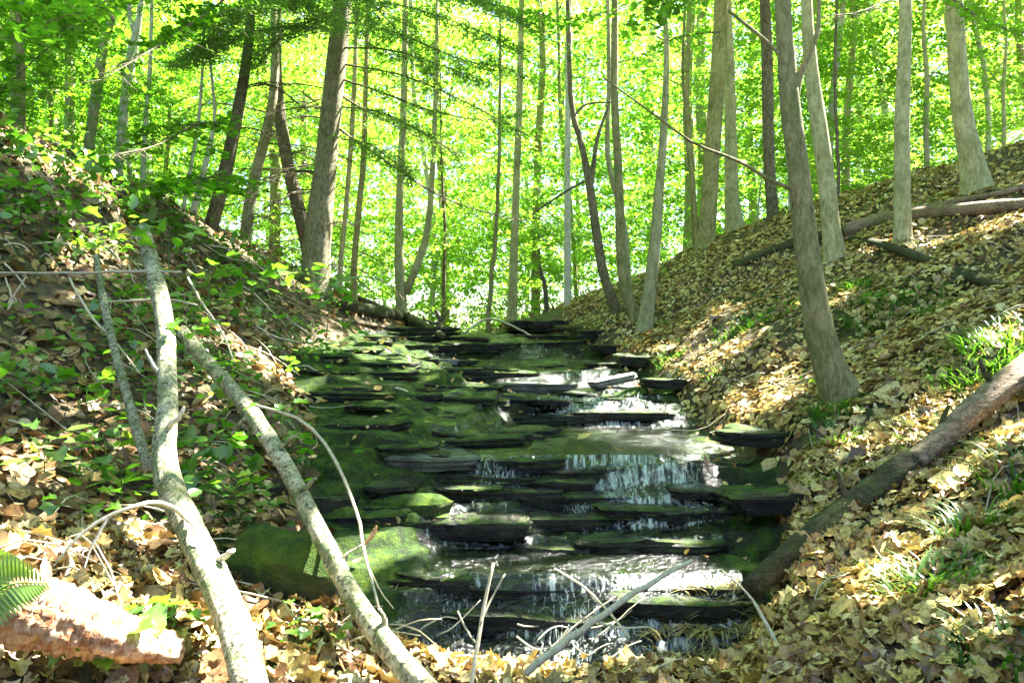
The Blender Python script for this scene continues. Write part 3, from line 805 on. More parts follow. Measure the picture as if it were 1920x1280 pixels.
CROWNS = {}
def branch_into(bag, p0, dirv, length, r0, seed, org, droop=0.15, n=7):
    lr = np.random.default_rng(seed)
    pts = [np.array(p0, float)]; d = np.array(dirv, float); d /= np.linalg.norm(d)
    for k in range(4):
        pts.append(pts[-1] + d * length / 4)
        d = d + lr.normal(0, 0.14, 3) + np.array([0, 0, -droop * 0.3]); d /= np.linalg.norm(d)
    bag.add(*tube(pts, [r0, r0 * 0.8, r0 * 0.6, r0 * 0.4, r0 * 0.15], n, 5, 0.1, seed=seed, origin=org))
    return pts

TREES = []
def tree(name, label, cat, path, mat, top=9.0, flare=0.5, group=None, forks=(), seed=0, bare=0, seg=14, n=22):
    g_ = ground_at(path[0][0], path[0][1])
    f_ = g_.y / path[0][3]
    if 0.72 < f_ < 1.25:
        path = [(a, b, c, d * f_) for a, b, c, d in path]
        forks = [[(a, b, c, d * f_) for a, b, c, d in k] for k in forks]
    path = [(a, b, c * (0.84 if i == 0 else 0.86), d) for i, (a, b, c, d) in enumerate(path)]
    pts, rad = wp(path)
    # carry the stem on above the frame
    d = (pts[-1] - pts[-2]).normalized()
    last, lr_ = pts[-1], rad[-1]
    if top:
        d = (d + Vector((0, 0, 1.5))).normalized()
        ext = max(2.0, top - last.z)
        for k in range(1, 4):
            pts.append(last + d * ext * k / 3); rad.append(lr_ * (1 - 0.27 * k))
    # sink the foot into the ground
    gz = h1(pts[0].x, pts[0].y)
    z0 = min(pts[0].z, gz) - 0.12
    foot = Vector((pts[0].x, pts[0].y, z0))
    if pts[0].z - z0 > 0.1:
        pts = [foot + (pts[0] - pts[1]) * 0.0] + pts; rad = [rad[0] * 1.15] + rad
    root = empty(name, foot)
    tag(root, label, cat, group)
    b_ = Bag(); b_.add(*tube(pts, rad, n, seg, 0.05, flare, seed, origin=foot))
    link('trunk', b_.mesh('trunk'), M[mat], root)
    for fk in forks:
        fp, fr_ = wp(fk)
        bb = Bag(); bb.add(*tube(fp, fr_, 14, 8, 0.08, seed=seed + 3, origin=foot))
        link('branch', bb.mesh('branch'), M[mat], root)
    TREES.append((root, foot, pts, rad))
    return root, foot, pts, rad

T1 = tree('hemlock_tree', 'large hemlock with thick furrowed trunk at the left of the ravine', 'tree',
          [(592, 525, 62, 10), (597, 430, 58, 10), (608, 330, 50, 10), (622, 200, 46, 10), (634, 80, 42, 10), (642, 0, 40, 10)], 'bark_hem', seed=1, flare=0.4)
T2 = tree('hemlock_tree', 'dark crooked hemlock stem rising from the foot of the large hemlock', 'tree',
          [(580, 480, 30, 9.9), (562, 400, 30, 9.9), (540, 310, 28, 9.9), (524, 210, 26, 9.9), (518, 120, 22, 9.9), (520, 40, 20, 9.9)], 'bark_dark', seed=2, flare=0.2)
T3 = tree('hemlock_tree', 'slim hemlock whose stem crosses the crooked one', 'tree',
          [(460, 450, 26, 9.4), (470, 370, 26, 9.4), (486, 300, 24, 9.4), (508, 210, 20, 9.4), (516, 120, 18, 9.4), (514, 40, 15, 9.4)], 'bark_hem', seed=3, flare=0.3)
T4 = tree('hemlock_tree', 'dark leaning hemlock leftmost of the four on the left bank', 'tree',
          [(396, 425, 30, 8.8), (418, 340, 30, 8.8), (436, 260, 27, 8.8), (455, 160, 24, 8.8), (466, 80, 22, 8.8), (470, 0, 20, 8.8)], 'bark_dark', seed=4, flare=0.4)
tree('birch_tree', 'thin white sapling stem left of the dark leaning hemlock', 'tree',
     [(362, 400, 16, 8.6), (380, 330, 13, 8.6), (396, 260, 10, 8.6), (403, 215, 7, 8.6), (395, 120, 6, 8.6)], 'bark_pale', top=6, seed=5, seg=8)
tree('maple_tree', 'grey trunk at the upper left leaning right behind the bank', 'tree',
     [(165, 300, 22, 10.5), (178, 190, 22, 10.5), (195, 80, 21, 10.5), (213, 0, 20, 10.5)], 'bark_smooth', seed=6, seg=10)
tree('birch_tree', 'white forked stem dappled by sun at the upper left', 'tree',
     [(222, 300, 16, 10.2), (230, 215, 16, 10.2), (240, 120, 14, 10.2), (256, 50, 12, 10.2), (264, 0, 11, 10.2)], 'bark_pale', seed=7, seg=8,
     forks=[[(252, 60, 9, 10.2), (244, 30, 8, 10.2), (240, -30, 7, 10.2)]])
tree('birch_tree', 'short pale stem between the white forked one and the hemlocks', 'tree',
     [(268, 330, 11, 10.6), (274, 210, 10, 10.6), (280, 150, 9, 10.6), (284, 30, 8, 10.6)], 'bark_pale', seed=8, seg=8)
tree('birch_tree', 'faint thin sapling left of the white sapling', 'tree',
     [(346, 380, 9, 10), (358, 310, 8, 10), (372, 230, 7, 10), (380, 120, 6, 10)], 'bark_pale', top=6, seed=9, seg=8)
tree('maple_tree', 'forked grey tree left of the notch at the head of the ravine', 'tree',
     [(752, 556, 24, 13.5), (748, 470, 20, 13.5), (750, 350, 17, 13.5), (757, 200, 15, 13.5), (760, 0, 13, 13.5)], 'bark_smooth', seed=10, seg=10,
     forks=[[(760, 548, 16, 13.5), (785, 490, 15, 13.5), (803, 420, 13, 13.5), (812, 300, 11, 13.5), (818, 150, 9, 13.5), (820, 0, 7, 13.5)]])
tree('maple_tree', 'slender dark stem just right of the large hemlock', 'tree',
     [(664, 500, 15, 13), (672, 400, 14, 13), (682, 300, 13, 13), (685, 180, 11, 13), (690, 0, 10, 13)], 'bark', seed=11, seg=8)
tree('maple_tree', 'pale slender stem between the large hemlock and the slender dark stem', 'tree',
     [(638, 500, 12, 14), (650, 380, 12, 14), (660, 240, 11, 14), (668, 60, 10, 14)], 'bark_smooth', seed=12, seg=8)
tree('beech_sapling', 'very thin dark sapling standing in the notch', 'tree',
     [(830, 612, 10, 14.5), (833, 520, 9, 14.5), (833, 420, 7, 14.5), (828, 300, 5, 14.5)], 'bark_dark', top=6, seed=13, seg=7)
tree('beech_sapling', 'thin dark sapling leaning right in the notch', 'tree',
     [(915, 600, 11, 14), (924, 500, 10, 14), (932, 400, 9, 14), (936, 250, 8, 14), (938, 100, 6, 14)], 'bark', top=7, seed=14, seg=7)
tree('maple_tree', 'straight sunlit trunk with wide foot right of the notch', 'tree',
     [(960, 588, 24, 14.5), (963, 500, 19, 14.5), (966, 400, 17, 14.5), (972, 250, 16, 14.5), (976, 100, 14, 14.5), (978, 0, 12, 14.5)], 'bark_smooth', seed=15, flare=0.9, seg=10)
tree('dead_stub', 'short dark dead stub in the bright gap', 'stub',
     [(1024, 566, 11, 14), (1022, 535, 10, 14), (1014, 510, 8, 14), (1012, 495, 5, 14)], 'bark_dark', top=0, seed=16, seg=7)
tree('maple_tree', 'pale straight trunk in front of the bright gap', 'tree',
     [(1064, 575, 17, 15), (1064, 450, 15, 15), (1064, 300, 14, 15), (1066, 150, 14, 15), (1066, 0, 13, 15)], 'bark_pale', seed=17, seg=9)
tree('maple_tree', 'dark crooked leaning tree at the right of the notch', 'tree',
     [(1160, 590, 26, 12.2), (1136, 530, 21, 12.2), (1122, 460, 20, 12.2), (1106, 350, 18, 12.2), (1090, 270, 14, 12.2), (1072, 200, 12, 12.2), (1066, 60, 10, 12.2)], 'bark_dark', seed=18, flare=0.5, seg=10,
     forks=[[(1107, 350, 12, 12.2), (1113, 310, 10, 12.2), (1120, 260, 7, 12.2), (1140, 200, 5, 12.2)], [(1096, 340, 5, 12.2), (1060, 360, 4, 12.2), (1000, 400, 3, 12.2)], [(1078, 215, 5, 12.2), (1100, 196, 4, 12.2), (1150, 192, 3, 12.2)]])
tree('maple_tree', 'straight trunk curving out from the bank just right of the dark crooked tree', 'tree',
     [(1192, 595, 30, 11.8), (1172, 540, 24, 11.8), (1164, 470, 21, 11.8), (1160, 330, 19, 11.8), (1152, 180, 17, 11.8), (1153, 0, 14, 11.8)], 'bark', seed=19, flare=0.5, seg=10)
tree('maple_tree', 'light grey leaning trunk at the top right corner of the stream', 'tree',
     [(1208, 622, 40, 9.5), (1216, 560, 29, 9.5), (1228, 460, 26, 9.5), (1238, 330, 20, 9.5), (1247, 200, 16, 9.5), (1250, 90, 12, 9.5), (1245, 0, 10, 9.5)], 'bark_smooth', seed=20, flare=0.6, seg=11)
T19 = tree('maple_tree', 'stout grey trunk on the crest left of the pale mottled trunk', 'tree',
     [(1322, 466, 44, 11.2), (1328, 400, 36, 11.2), (1334, 300, 34, 11.2), (1343, 180, 33, 11.2), (1350, 60, 32, 11.2), (1352, 0, 30, 11.2)], 'bark', seed=21, flare=0.5)
tree('maple_tree', 'pale mottled trunk with spreading foot on the crest', 'tree',
     [(1378, 430, 40, 12.2), (1372, 370, 30, 12.2), (1370, 250, 26, 12.2), (1366, 100, 24, 12.2), (1362, 0, 22, 12.2)], 'bark_smooth', seed=22, flare=0.9)
tree('maple_tree', 'dark leafy stemmed trunk on the crest behind the curved trunk', 'tree',
     [(1450, 410, 28, 11.6), (1444, 340, 24, 11.6), (1440, 220, 24, 11.6), (1438, 100, 24, 11.6), (1434, 0, 22, 11.6)], 'bark_dark', seed=23)
T22 = tree('maple_tree', 'nearest tall trunk curving up from the right bank', 'tree',
     [(1578, 748, 92, 6.1), (1556, 690, 70, 6.1), (1536, 610, 60, 6.1), (1520, 520, 54, 6.1), (1508, 420, 48, 6.1), (1494, 300, 44, 6.1), (1482, 200, 42, 6.1), (1474, 100, 38, 6.1), (1468, 0, 34, 6.1)], 'bark', seed=24, flare=0.25, seg=20, n=34,
     forks=[[(1490, 190, 16, 6.1), (1500, 140, 13, 6.1), (1520, 95, 10, 6.1), (1534, 50, 8, 6.1), (1536, -40, 6, 6.1)],
            [(1490, 357, 9, 6.1), (1440, 335, 7, 6.0), (1380, 300, 6, 5.9), (1300, 268, 5, 5.7), (1220, 210, 4, 5.5), (1130, 145, 3, 5.3)],
            [(1488, 130, 10, 6.1), (1450, 90, 7, 6.1), (1410, 55, 6, 6.1), (1365, 20, 5, 6.1)]])
T23 = tree('maple_tree', 'lichened leaning trunk directly behind the nearest curved trunk', 'tree',
     [(1566, 490, 48, 8.9), (1558, 420, 38, 8.9), (1546, 310, 35, 8.9), (1530, 200, 33, 8.9), (1518, 100, 28, 8.9), (1512, 0, 24, 8.9)], 'bark_smooth', seed=25, flare=0.5, seg=16)
T24 = tree('maple_tree', 'smooth upright trunk standing alone on the right bank', 'tree',
     [(1692, 452, 40, 8.4), (1692, 380, 34, 8.4), (1691, 250, 32, 8.4), (1695, 120, 29, 8.4), (1698, 0, 27, 8.4)], 'bark_smooth', seed=26, flare=0.4, seg=16)
T25 = tree('maple_tree', 'rightmost trunk with thick bent foot on the crest', 'tree',
     [(1832, 360, 66, 9.3), (1824, 310, 50, 9.3), (1808, 240, 42, 9.3), (1798, 150, 39, 9.3), (1792, 60, 37, 9.3), (1788, 0, 36, 9.3)], 'bark_smooth', seed=27, flare=0.5, seg=16)
tree('beech_sapling', 'thin dark sapling on the crest between two right hand trunks', 'tree',
     [(1572, 372, 9, 10.8), (1570, 280, 8, 10.8), (1566, 180, 7, 10.8), (1568, 0, 6, 10.8)], 'bark_dark', seed=28, seg=7)
tree('beech_sapling', 'pair mate thin sapling right of the light grey leaning trunk', 'tree',
     [(1308, 470, 11, 12.5), (1300, 340, 10, 12.5), (1290, 200, 9, 12.5), (1292, 0, 8, 12.5)], 'bark', seed=29, seg=7)
tree('beech_sapling', 'bowed thin sapling left of the stout grey trunk', 'tree',
     [(1300, 400, 8, 12.8), (1288, 260, 7, 12.8), (1280, 120, 7, 12.8), (1285, 0, 6, 12.8)], 'bark', seed=30, seg=7)
tree('maple_tree', 'slim trunk between the straight trunk and the light grey leaning trunk', 'tree',
     [(1178, 560, 13, 14.5), (1172, 430, 12, 14.5), (1140, 300, 11, 14.5), (1142, 150, 10, 14.5), (1140, 0, 9, 14.5)], 'bark_smooth', seed=31, seg=8)

# hemlock boughs with needles on the left trees
NEED = np.array([[0, 0, 0], [0.10, 0.5, 0.02], [0, 1.0, 0], [-0.10, 0.5, 0.02]])
def bough(root, foot, pts, dens=1.0, needles=True, r0=0.016, seed=0, leafy=0):
    """a drooping bough: a limb, its side twigs and flat sprays of needles"""
    bb = Bag(); C, rr = smooth_path(pts, [r0] + [r0 * (1 - 0.85 * k / (len(pts) - 1)) for k in range(1, len(pts))], 22)
    bb.add(*tube(pts, [r0] + [r0 * (1 - 0.85 * k / (len(pts) - 1)) for k in range(1, len(pts))], 18, 6, 0.1, seed=seed, origin=foot))
    lr = np.random.default_rng(seed)
    pos = []; nor = []; yaw = []
    for i in range(3, 22):
        d = C[min(i + 1, 21)] - C[i - 1]; d /= np.linalg.norm(d)
        for side in (-1, 1):
            if lr.random() < 0.2: continue
            sd = np.cross(d, [0, 0, 1.0]) * side; sd /= np.linalg.norm(sd)
            tw = sd * 0.8 + d * 0.6 + np.array([0, 0, -0.15 + lr.normal(0, 0.12)])
            ln = lr.uniform(0.2, 0.5 + 0.35 * (dens > 0.8)) * (1 - 0.4 * i / 22)
            e = C[i] + tw * ln
            bb.add(*tube([C[i], (C[i] + e) / 2 + lr.normal(0, .01, 3), e], [0.004, 0.003, 0.001], 5, 3, seed=i, origin=foot))
            if needles:
                for k in range(int(60 * dens)):
                    f = lr.random() ** 0.7
                    q = C[i] + tw * ln * f + lr.normal(0, 0.045, 3) * [1, 1, 0.5]
                    pos.append(q)
    link('branch', bb.mesh('branch'), M['bark_dark'], root)
    if needles and pos:
        pos = np.array(pos) - np.array(foot)
        k = len(pos)
        nv = np.stack([lr.normal(0, 0.4, k), lr.normal(0, 0.4, k), np.ones(k)], 1)
        ok_ = ~blocks_sun(pos + np.array(foot)); pos = pos[ok_]; nv = nv[ok_]; k = len(pos)
        if leafy:
            sel_ = lr.random(k) < 0.30; pos = pos[sel_]; nv = nv[sel_]; k = len(pos)
            Vn, Fn = scatter(LEAF4 * [1.2, 1, 0.6], LEAF4F, pos, nv, lr.uniform(0.05, 0.095, k) * leafy, lr.uniform(0, 6.28, k))
        else: Vn, Fn = scatter(NEED, np.array([[0, 1, 2], [0, 2, 3]]), pos, nv, lr.uniform(0.04, 0.085, k), lr.uniform(0, 6.28, k))
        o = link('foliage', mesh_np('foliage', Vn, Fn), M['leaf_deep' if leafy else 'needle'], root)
        o['kind'] = 'stuff'

r1, f1, _, _ = T1
bough(r1, f1, [P(640, 148, 10), P(720, 175, 9.6), P(800, 205, 9.2), P(900, 225, 8.8), P(990, 212, 8.4)], 1.2, seed=1)
bough(r1, f1, [P(634, 240, 10), P(720, 300, 9.5), P(820, 365, 9.0), P(920, 400, 8.6), P(985, 412, 8.4)], 0.9, seed=2)
bough(r1, f1, [P(642, 40, 10), P(740, 60, 9.4), P(860, 110, 8.8), P(960, 130, 8.2)], 1.3, seed=3)
bough(r1, f1, [P(642, -60, 10), P(760, -50, 9.2), P(880, -10, 8.4), P(1010, 60, 7.8)], 1.3, seed=4)
bough(r1, f1, [P(638, 60, 10), P(560, 50, 9.4), P(470, 60, 8.9), P(380, 100, 8.4)], 1.6, seed=5)
bough(r1, f1, [P(640, 0, 10), P(560, -10, 9.0), P(460, 10, 8.3), P(340, 60, 7.7)], 1.6, seed=6)
bough(r1, f1, [P(642, -80, 10), P(540, -80, 9.0), P(420, -50, 8.0), P(290, 10, 7.4)], 1.6, seed=7)
bough(r1, f1, [P(640, -30, 10), P(640, -10, 9.2), P(660, 20, 8.6), P(690, 60, 8.0)], 1.6, seed=8)
bough(r1, f1, [P(642, -120, 10), P(720, -110, 9.0), P(800, -60, 8.2), P(870, 10, 7.4)], 1.5, seed=9)
bough(r1, f1, [P(640, 180, 10), P(700, 215, 10.2), P(770, 250, 10.6), P(850, 300, 11)], 0.9, seed=10)
for i_, (sx_, sy_, ex_, ey_, dd_) in enumerate(((640, 90, 900, 150, 8.6), (640, 200, 860, 290, 9.0), (638, 0, 980, 90, 8.0), (642, -100, 960, 30, 7.6), (640, 260, 780, 340, 9.2), (640, -20, 800, 130, 8.8), (636, 30, 480, 110, 8.8), (640, -60, 400, 80, 8.0), (640, -40, 330, 120, 7.8), (470, 20, 350, 120, 8.2), (642, 120, 1000, 260, 8.2))):
    o_ = T4 if sx_ == 470 else T1
    bough(o_[0], o_[1], [P(sx_, sy_, 10 if sx_ > 500 else 8.8), P(sx_ * .67 + ex_ * .33, sy_ * .75 + ey_ * .25 - 12, 9.4 if sx_ > 500 else 8.6), P(sx_ * .33 + ex_ * .67, sy_ * .4 + ey_ * .6 - 8, (9 + dd_) / 2), P(ex_, ey_, dd_)], 1.1, seed=80 + i_, r0=0.013)
for a_, sd, own_ in (
        ([(470, -40, 8.6), (380, 30, 7.6), (290, 90, 6.8), (190, 150, 6.2)], 41, T4), ([(470, -140, 8.6), (330, -50, 7.2), (180, 10, 6.2), (40, 60, 5.6)], 42, T4), ([(468, -60, 8.6), (300, -30, 7.4), (130, 60, 6.6), (-20, 190, 6.0)], 43, T4),
        ([(440, 250, 8.8), (380, 230, 8.0), (300, 270, 7.2), (220, 290, 6.6)], 44, T4), ([(425, 320, 8.8), (400, 330, 8.0), (360, 345, 7.2), (290, 340, 6.6)], 45, T4), ([(470, -200, 8.6), (260, -60, 7.2), (90, -10, 6.2), (-60, 20, 5.6)], 46, T4),
        ([(1468, -60, 5.4), (1400, 0, 5.4), (1300, 30, 5.4), (1210, 60, 5.4)], 47, T22), ([(1350, -60, 11), (1260, -20, 10), (1150, 20, 9), (1040, 40, 8.4)], 48, T19), ([(1697, -80, 8.4), (1760, -20, 8), (1850, 40, 7.6), (1920, 60, 7.2)], 49, T24),
        ([(1350, 100, 11), (1270, 110, 10.6), (1190, 150, 10.2), (1110, 160, 9.8)], 50, T19), ([(640, -100, 10), (760, -60, 9), (900, 0, 8.2), (1030, 30, 7.6)], 51, T1), ([(1790, -100, 9.3), (1700, -20, 8.6), (1620, 20, 8), (1550, 30, 7.6)], 52, T25)):
    bough(own_[0], own_[1], [P(a, b - (40 if sd in (47, 50) else 0), d) for a, b, d in a_], 0.55 if sd > 46 else 1.3, seed=sd, leafy=1.0 if sd < 47 else 0.8)
lr = random.Random(5)
for (root, foot, pts, rad), x0, sd in ((T1, 620, 0), (T2, 525, 1), (T3, 500, 2), (T4, 445, 3)):
    Cc, rr_ = smooth_path(pts, rad, 60)
    for k in range(13 if sd != 3 else 8):
        z = EYE + lr.uniform(0.9, 4.1) 
        i = int(np.argmin(np.abs(Cc[:, 2] - z)))
        s_ = lr.choice((-1, 1)) if sd else lr.choice((-1, -1, -1, 1))
        L = lr.uniform(0.5, 1.3)
        p0 = Vector(Cc[i])
        d = Vector((s_ * L, lr.uniform(-0.5, 0.5) * L, lr.uniform(-0.3, 0.15) * L))
        ppts = [p0, p0 + d * 0.35 + Vector((0, 0, 0.06)), p0 + d * 0.7 + Vector((0, 0, 0.03)), p0 + d + Vector((0, 0, -0.12))]
        bough(root, foot, ppts, 0.3, needles=(z > EYE + 3.4), r0=lr.uniform(0.007, 0.013), seed=100 + sd * 20 + k)

# unseen leaf roof shaped to shade the ravine, shared out among right hand trees
cp, nn = shade_leaves
SUNC = [np.array(ground_at(a, b)) for a, b, *_ in PATCH if 600 < b < 1100 and a > 700]
owners = [T22, T23, T24, T25, T19]
heads = np.array([[o[2][-1].x, o[2][-1].y] for o in owners]) + np.array([[-1.5, -1.5], [1, 0.5], [1.5, -1.5], [3, 1.5], [-1.5, 2.0]])
own = np.argmin(((cp[:, None, :2] - heads[None]) ** 2).sum(2), 1)
for k, (root, foot, pts, rad) in enumerate(owners):
    s_ = own == k
    if s_.sum() < 10: continue
    q = cp[s_] - np.array(foot)
    m_ = int(s_.sum())
    Vn, Fn = scatter(LEAF2, LEAF2F, q, nn[s_], rng.uniform(0.09, 0.14, m_), rng.uniform(0, 6.28, m_))
    o = link('crown', mesh_np('crown', Vn, Fn), M['leaf'], root); o['kind'] = 'stuff'  # leaves set along the sun direction for their shadow
    bb = Bag(); Cc = np.array(pts[-1])
    for j in range(6):
        for _try in range(40):
            t_ = cp[s_][rng.integers(0, m_)]
            st = np.array(pts[-3]) + (np.array(pts[-1]) - np.array(pts[-3])) * rng.random()
            mid = (st + t_) / 2 + rng.normal(0, 0.3, 3)
            L_ = np.array([st + (mid - st) * u_ for u_ in (0, .25, .5, .75)] + [mid + (t_ - mid) * u_ for u_ in (0, .25, .5, .75, 1)])
            if all(np.linalg.norm(np.cross(L_ - c_, S[None]), axis=1).min() > 0.4 for c_ in SUNC): break
        else: continue
        bb.add(*tube([st, mid, t_], [0.05, 0.03, 0.008], 8, 5, 0.1, seed=j, origin=foot))
    link('branch', bb.mesh('branch'), M['bark'], root)

# more unseen leaves added above the frame to dim and green the skylight
nL = 9000
q = np.stack([rng.uniform(-9, -0.6, nL), rng.uniform(-1, 13, nL), EYE + rng.uniform(6.5, 11, nL)], 1)
q = q[fbm(q[:, 0] * 0.7, q[:, 1] * 0.7, 99, 2) > -0.08]
kk_ = ~blocks_sun(q)
q = q[kk_]
q2 = np.stack([rng.uniform(-0.6, 7, 34000), rng.uniform(-1.5, 12, 34000), EYE + rng.uniform(8.5, 12, 34000)], 1)
q2 = q2[fbm(q2[:, 0] * 0.7, q2[:, 1] * 0.7, 98, 2) > -0.12]
q2 = q2[~blocks_sun(q2)]
q = np.vstack([q, q2])
for k, o_ in enumerate((T1, T4, T22)):
    qq = q[np.where(q[:, 0] > -0.6, 2, np.where(q[:, 0] > -4.2, 0, 1)) == k]
    m_ = len(qq)
    Vn, Fn = scatter(LEAF2, LEAF2F, qq - np.array(o_[1]), rng.normal(0, 0.4, (m_, 3)) + [0, 0, 1], rng.uniform(0.12, 0.2, m_), rng.uniform(0, 6.28, m_))
    o = link('crown', mesh_np('crown', Vn, Fn), M['leaf'], o_[0]); o['kind'] = 'stuff'  # added overhead cover, parented to the nearest of three trees

# leafy crowns of the woods behind
def crown_mesh(name, seed, zlo, zhi, rad, nspray, per, lsz):
    """layered sprays of leaves round a stem"""
    lr = np.random.default_rng(seed)
    P_, N_ = [], []
    for k in range(nspray):
        z = zlo + (zhi - zlo) * lr.random()
        an = lr.uniform(0, 6.28); rr = rad * math.sqrt(lr.random()) * (0.55 + 0.45 * math.sin(math.pi * min(1, (z - zlo) / (zhi - zlo) * 0.9 + 0.1)))
        c = np.array([rr * math.cos(an), rr * math.sin(an), z])
        d = np.array([math.cos(an), math.sin(an), lr.normal(-0.12, 0.15)])
        sd = np.cross(d, [0, 0, 1]); up = np.cross(sd, d)
        u = lr.uniform(-0.5, 0.6, per) * (rad * 0.26); v_ = lr.normal(0, rad * 0.085, per) * (1 - 0.4 * np.abs(u))
        q = c + u[:, None] * d + v_[:, None] * sd + lr.normal(0, rad * 0.022, per)[:, None] * up
        P_.append(q); N_.append(up[None] + lr.normal(0, 0.42, (per, 3)))
    P_ = np.vstack(P_); N_ = np.vstack(N_); k = len(P_)
    Vn, Fn = scatter(LEAF2 * [1.15, 1, 1], LEAF2F, P_, N_, lr.uniform(lsz * 0.7, lsz * 1.3, k), lr.uniform(0, 6.28, k))
    return mesh_np(name, Vn, Fn)
cm = [crown_mesh('crown', 300 + i, z0, z1, r_, ns, pr, ls) for i, (z0, z1, r_, ns, pr, ls) in enumerate([
    (0.4, 8, 2.2, 140, 46, 0.095), (1.2, 9, 2.6, 140, 48, 0.10), (0.2, 6, 1.9, 95, 44, 0.09), (2.0, 10, 2.8, 125, 46, 0.10), (0.0, 4, 1.6, 80, 44, 0.085)])]
cmd = []
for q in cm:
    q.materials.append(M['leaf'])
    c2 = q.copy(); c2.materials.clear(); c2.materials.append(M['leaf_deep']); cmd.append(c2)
def bg_trunk(seed, h, r_, lean):
    lr = np.random.default_rng(seed)
    pts = [np.array([0, 0, -0.3])]
    for k in range(1, 6):
        pts.append(np.array([lean * k / 5 * h + lr.normal(0, 0.12), lr.normal(0, 0.12), h * k / 5]))
    b_ = Bag(); b_.add(*tube(pts, [r_ * 1.2, r_, r_ * .9, r_ * .75, r_ * .55, r_ * .3], 14, 8, 0.06, 0.4, seed))
    for k in range(5):
        i = lr.integers(1, 5); an = lr.uniform(0, 6.28)
        branch_into(b_, pts[i] , [math.cos(an), math.sin(an), 0.6], h * 0.16, r_ * 0.28, seed * 7 + k, (0, 0, 0), -0.3)
    return b_.mesh('trunk')
bt = [bg_trunk(400 + i, 12, rr, ln) for i, (rr, ln) in enumerate([(0.08, 0.0), (0.10, 0.04), (0.05, -0.05), (0.12, 0.02), (0.045, 0.08), (0.07, -0.02)])]
btm = []
for i, q in enumerate(bt):
    q.materials.append(M[('bark_smooth', 'bark', 'bark_pale')[i % 3]])
def woods(px, Y, kind, sc, deep, label, group, zoff=0.0, trunk=True, name='maple_tree'):
    x = (px - 960) / F * Y
    root = empty(name, (x, Y, h1(x, Y) - 0.05 + zoff))
    root.rotation_euler = (0, 0, rng.uniform(0, 6.28)); root.scale = (sc, sc, sc)
    tag(root, label, 'tree', group)
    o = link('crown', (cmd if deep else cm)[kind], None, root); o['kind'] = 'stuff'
    if trunk and rng.random() < 0.62:
        link('trunk', bt[rng.integers(0, 6)], None, root)
# middle distance
k = 0
lr = random.Random(21)
for Y, n_, sc in ((15.5, 12, 0.9), (19, 13, 1.1), (24, 14, 1.4), (31, 14, 1.8), (42, 15, 2.4), (60, 18, 3.3)):
    for i in range(n_):
        px = -150 + 2220 * (i + lr.uniform(0.1, 0.9)) / n_
        if Y < 17 and 700 < px < 1350 and lr.random() < 0.6: continue
        Yj = Y + lr.uniform(-1.4, 1.4) * sc
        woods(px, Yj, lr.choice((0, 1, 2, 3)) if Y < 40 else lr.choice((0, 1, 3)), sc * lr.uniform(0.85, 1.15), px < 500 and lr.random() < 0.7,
              'slender leafy tree in the %s of the sunlit woods, %s' % ({15.5: 'nearest row', 19: 'second row', 24: 'middle depth', 31: 'deeper part', 42: 'far depth', 60: 'farthest depth'}[Y], 'beyond the left bank' if px < 650 else 'seen through the notch' if px < 1250 else 'beyond the right crest'), 'slender trees in the woods beyond the ravine')
# nearer leafy saplings on the left bank top and right crest
for px, Y, kd, sc, dp in ((1340, 12.6, 4, 0.3, False), (1480, 12.2, 4, 0.26, False), (1590, 11.6, 4, 0.30, False), (1650, 11.4, 4, 0.26, False), (1740, 11.2, 4, 0.3, False), (1880, 11.0, 2, 0.24, False), (1240, 13, 4, 0.34, False), (1420, 12.8, 2, 0.3, False), (40, 6.6, 4, 0.30, True), (170, 7.4, 4, 0.32, True), (290, 8.4, 4, 0.3, True), (-40, 6.2, 2, 0.3, True), (240, 7.8, 2, 0.22, False), (30, 8.2, 2, 0.5, True), (-70, 7.6, 0, 0.42, True), (140, 9.4, 1, 0.5, True), (330, 10.4, 2, 0.42, True), (95, 9.0, 0, 0.45, True), (-60, 9.5, 2, 0.62, True), (60, 10.5, 0, 0.6, True), (190, 11.5, 2, 0.66, True), (300, 12, 4, 0.7, True), (20, 12.5, 1, 0.8, True), (130, 8.6, 4, 0.42, True),
                          (1700, 13, 0, 0.8, False), (1850, 13.5, 2, 0.85, False), (1990, 12.5, 0, 0.8, False), (1560, 14, 4, 0.8, False), (430, 13, 4, 0.8, False), (250, 9.6, 4, 0.36, True), (1440, 13.2, 2, 0.6, False)):
    woods(px, Y, kd, sc, dp, ('leafy young beech on the crest of the right bank %s' % ('left of the nearest curved trunk' if px < 1470 else 'between the right hand trunks' if px < 1700 else 'at the far right') if px > 1200 else 'pale leafy young beech on the rim of the left bank') if not dp else 'dense green young maple %s' % ('at the far left edge of the left bank' if px < 70 else 'on the upper left rim beside the pale stems' if px < 200 else 'on the left rim near the leaning hemlock'), 'young leafy trees on the rims of the banks', name='beech_sapling')

for px, Y, kd, sc in ((700, 15, 4, 0.55), (800, 17, 4, 0.7), (880, 16, 2, 0.6), (960, 18, 4, 0.8), (1040, 16.5, 4, 0.6), (1110, 17.5, 2, 0.7), (850, 21, 4, 1.0), (1000, 23, 4, 1.1), (760, 20, 4, 0.9), (920, 26, 2, 1.2), (1200, 16, 4, 0.6), (640, 17, 4, 0.7)):
    woods(px, Y, kd, sc, False, 'low leafy sapling on the valley floor seen through the notch', 'low saplings beyond the notch', name='beech_sapling', trunk=False)

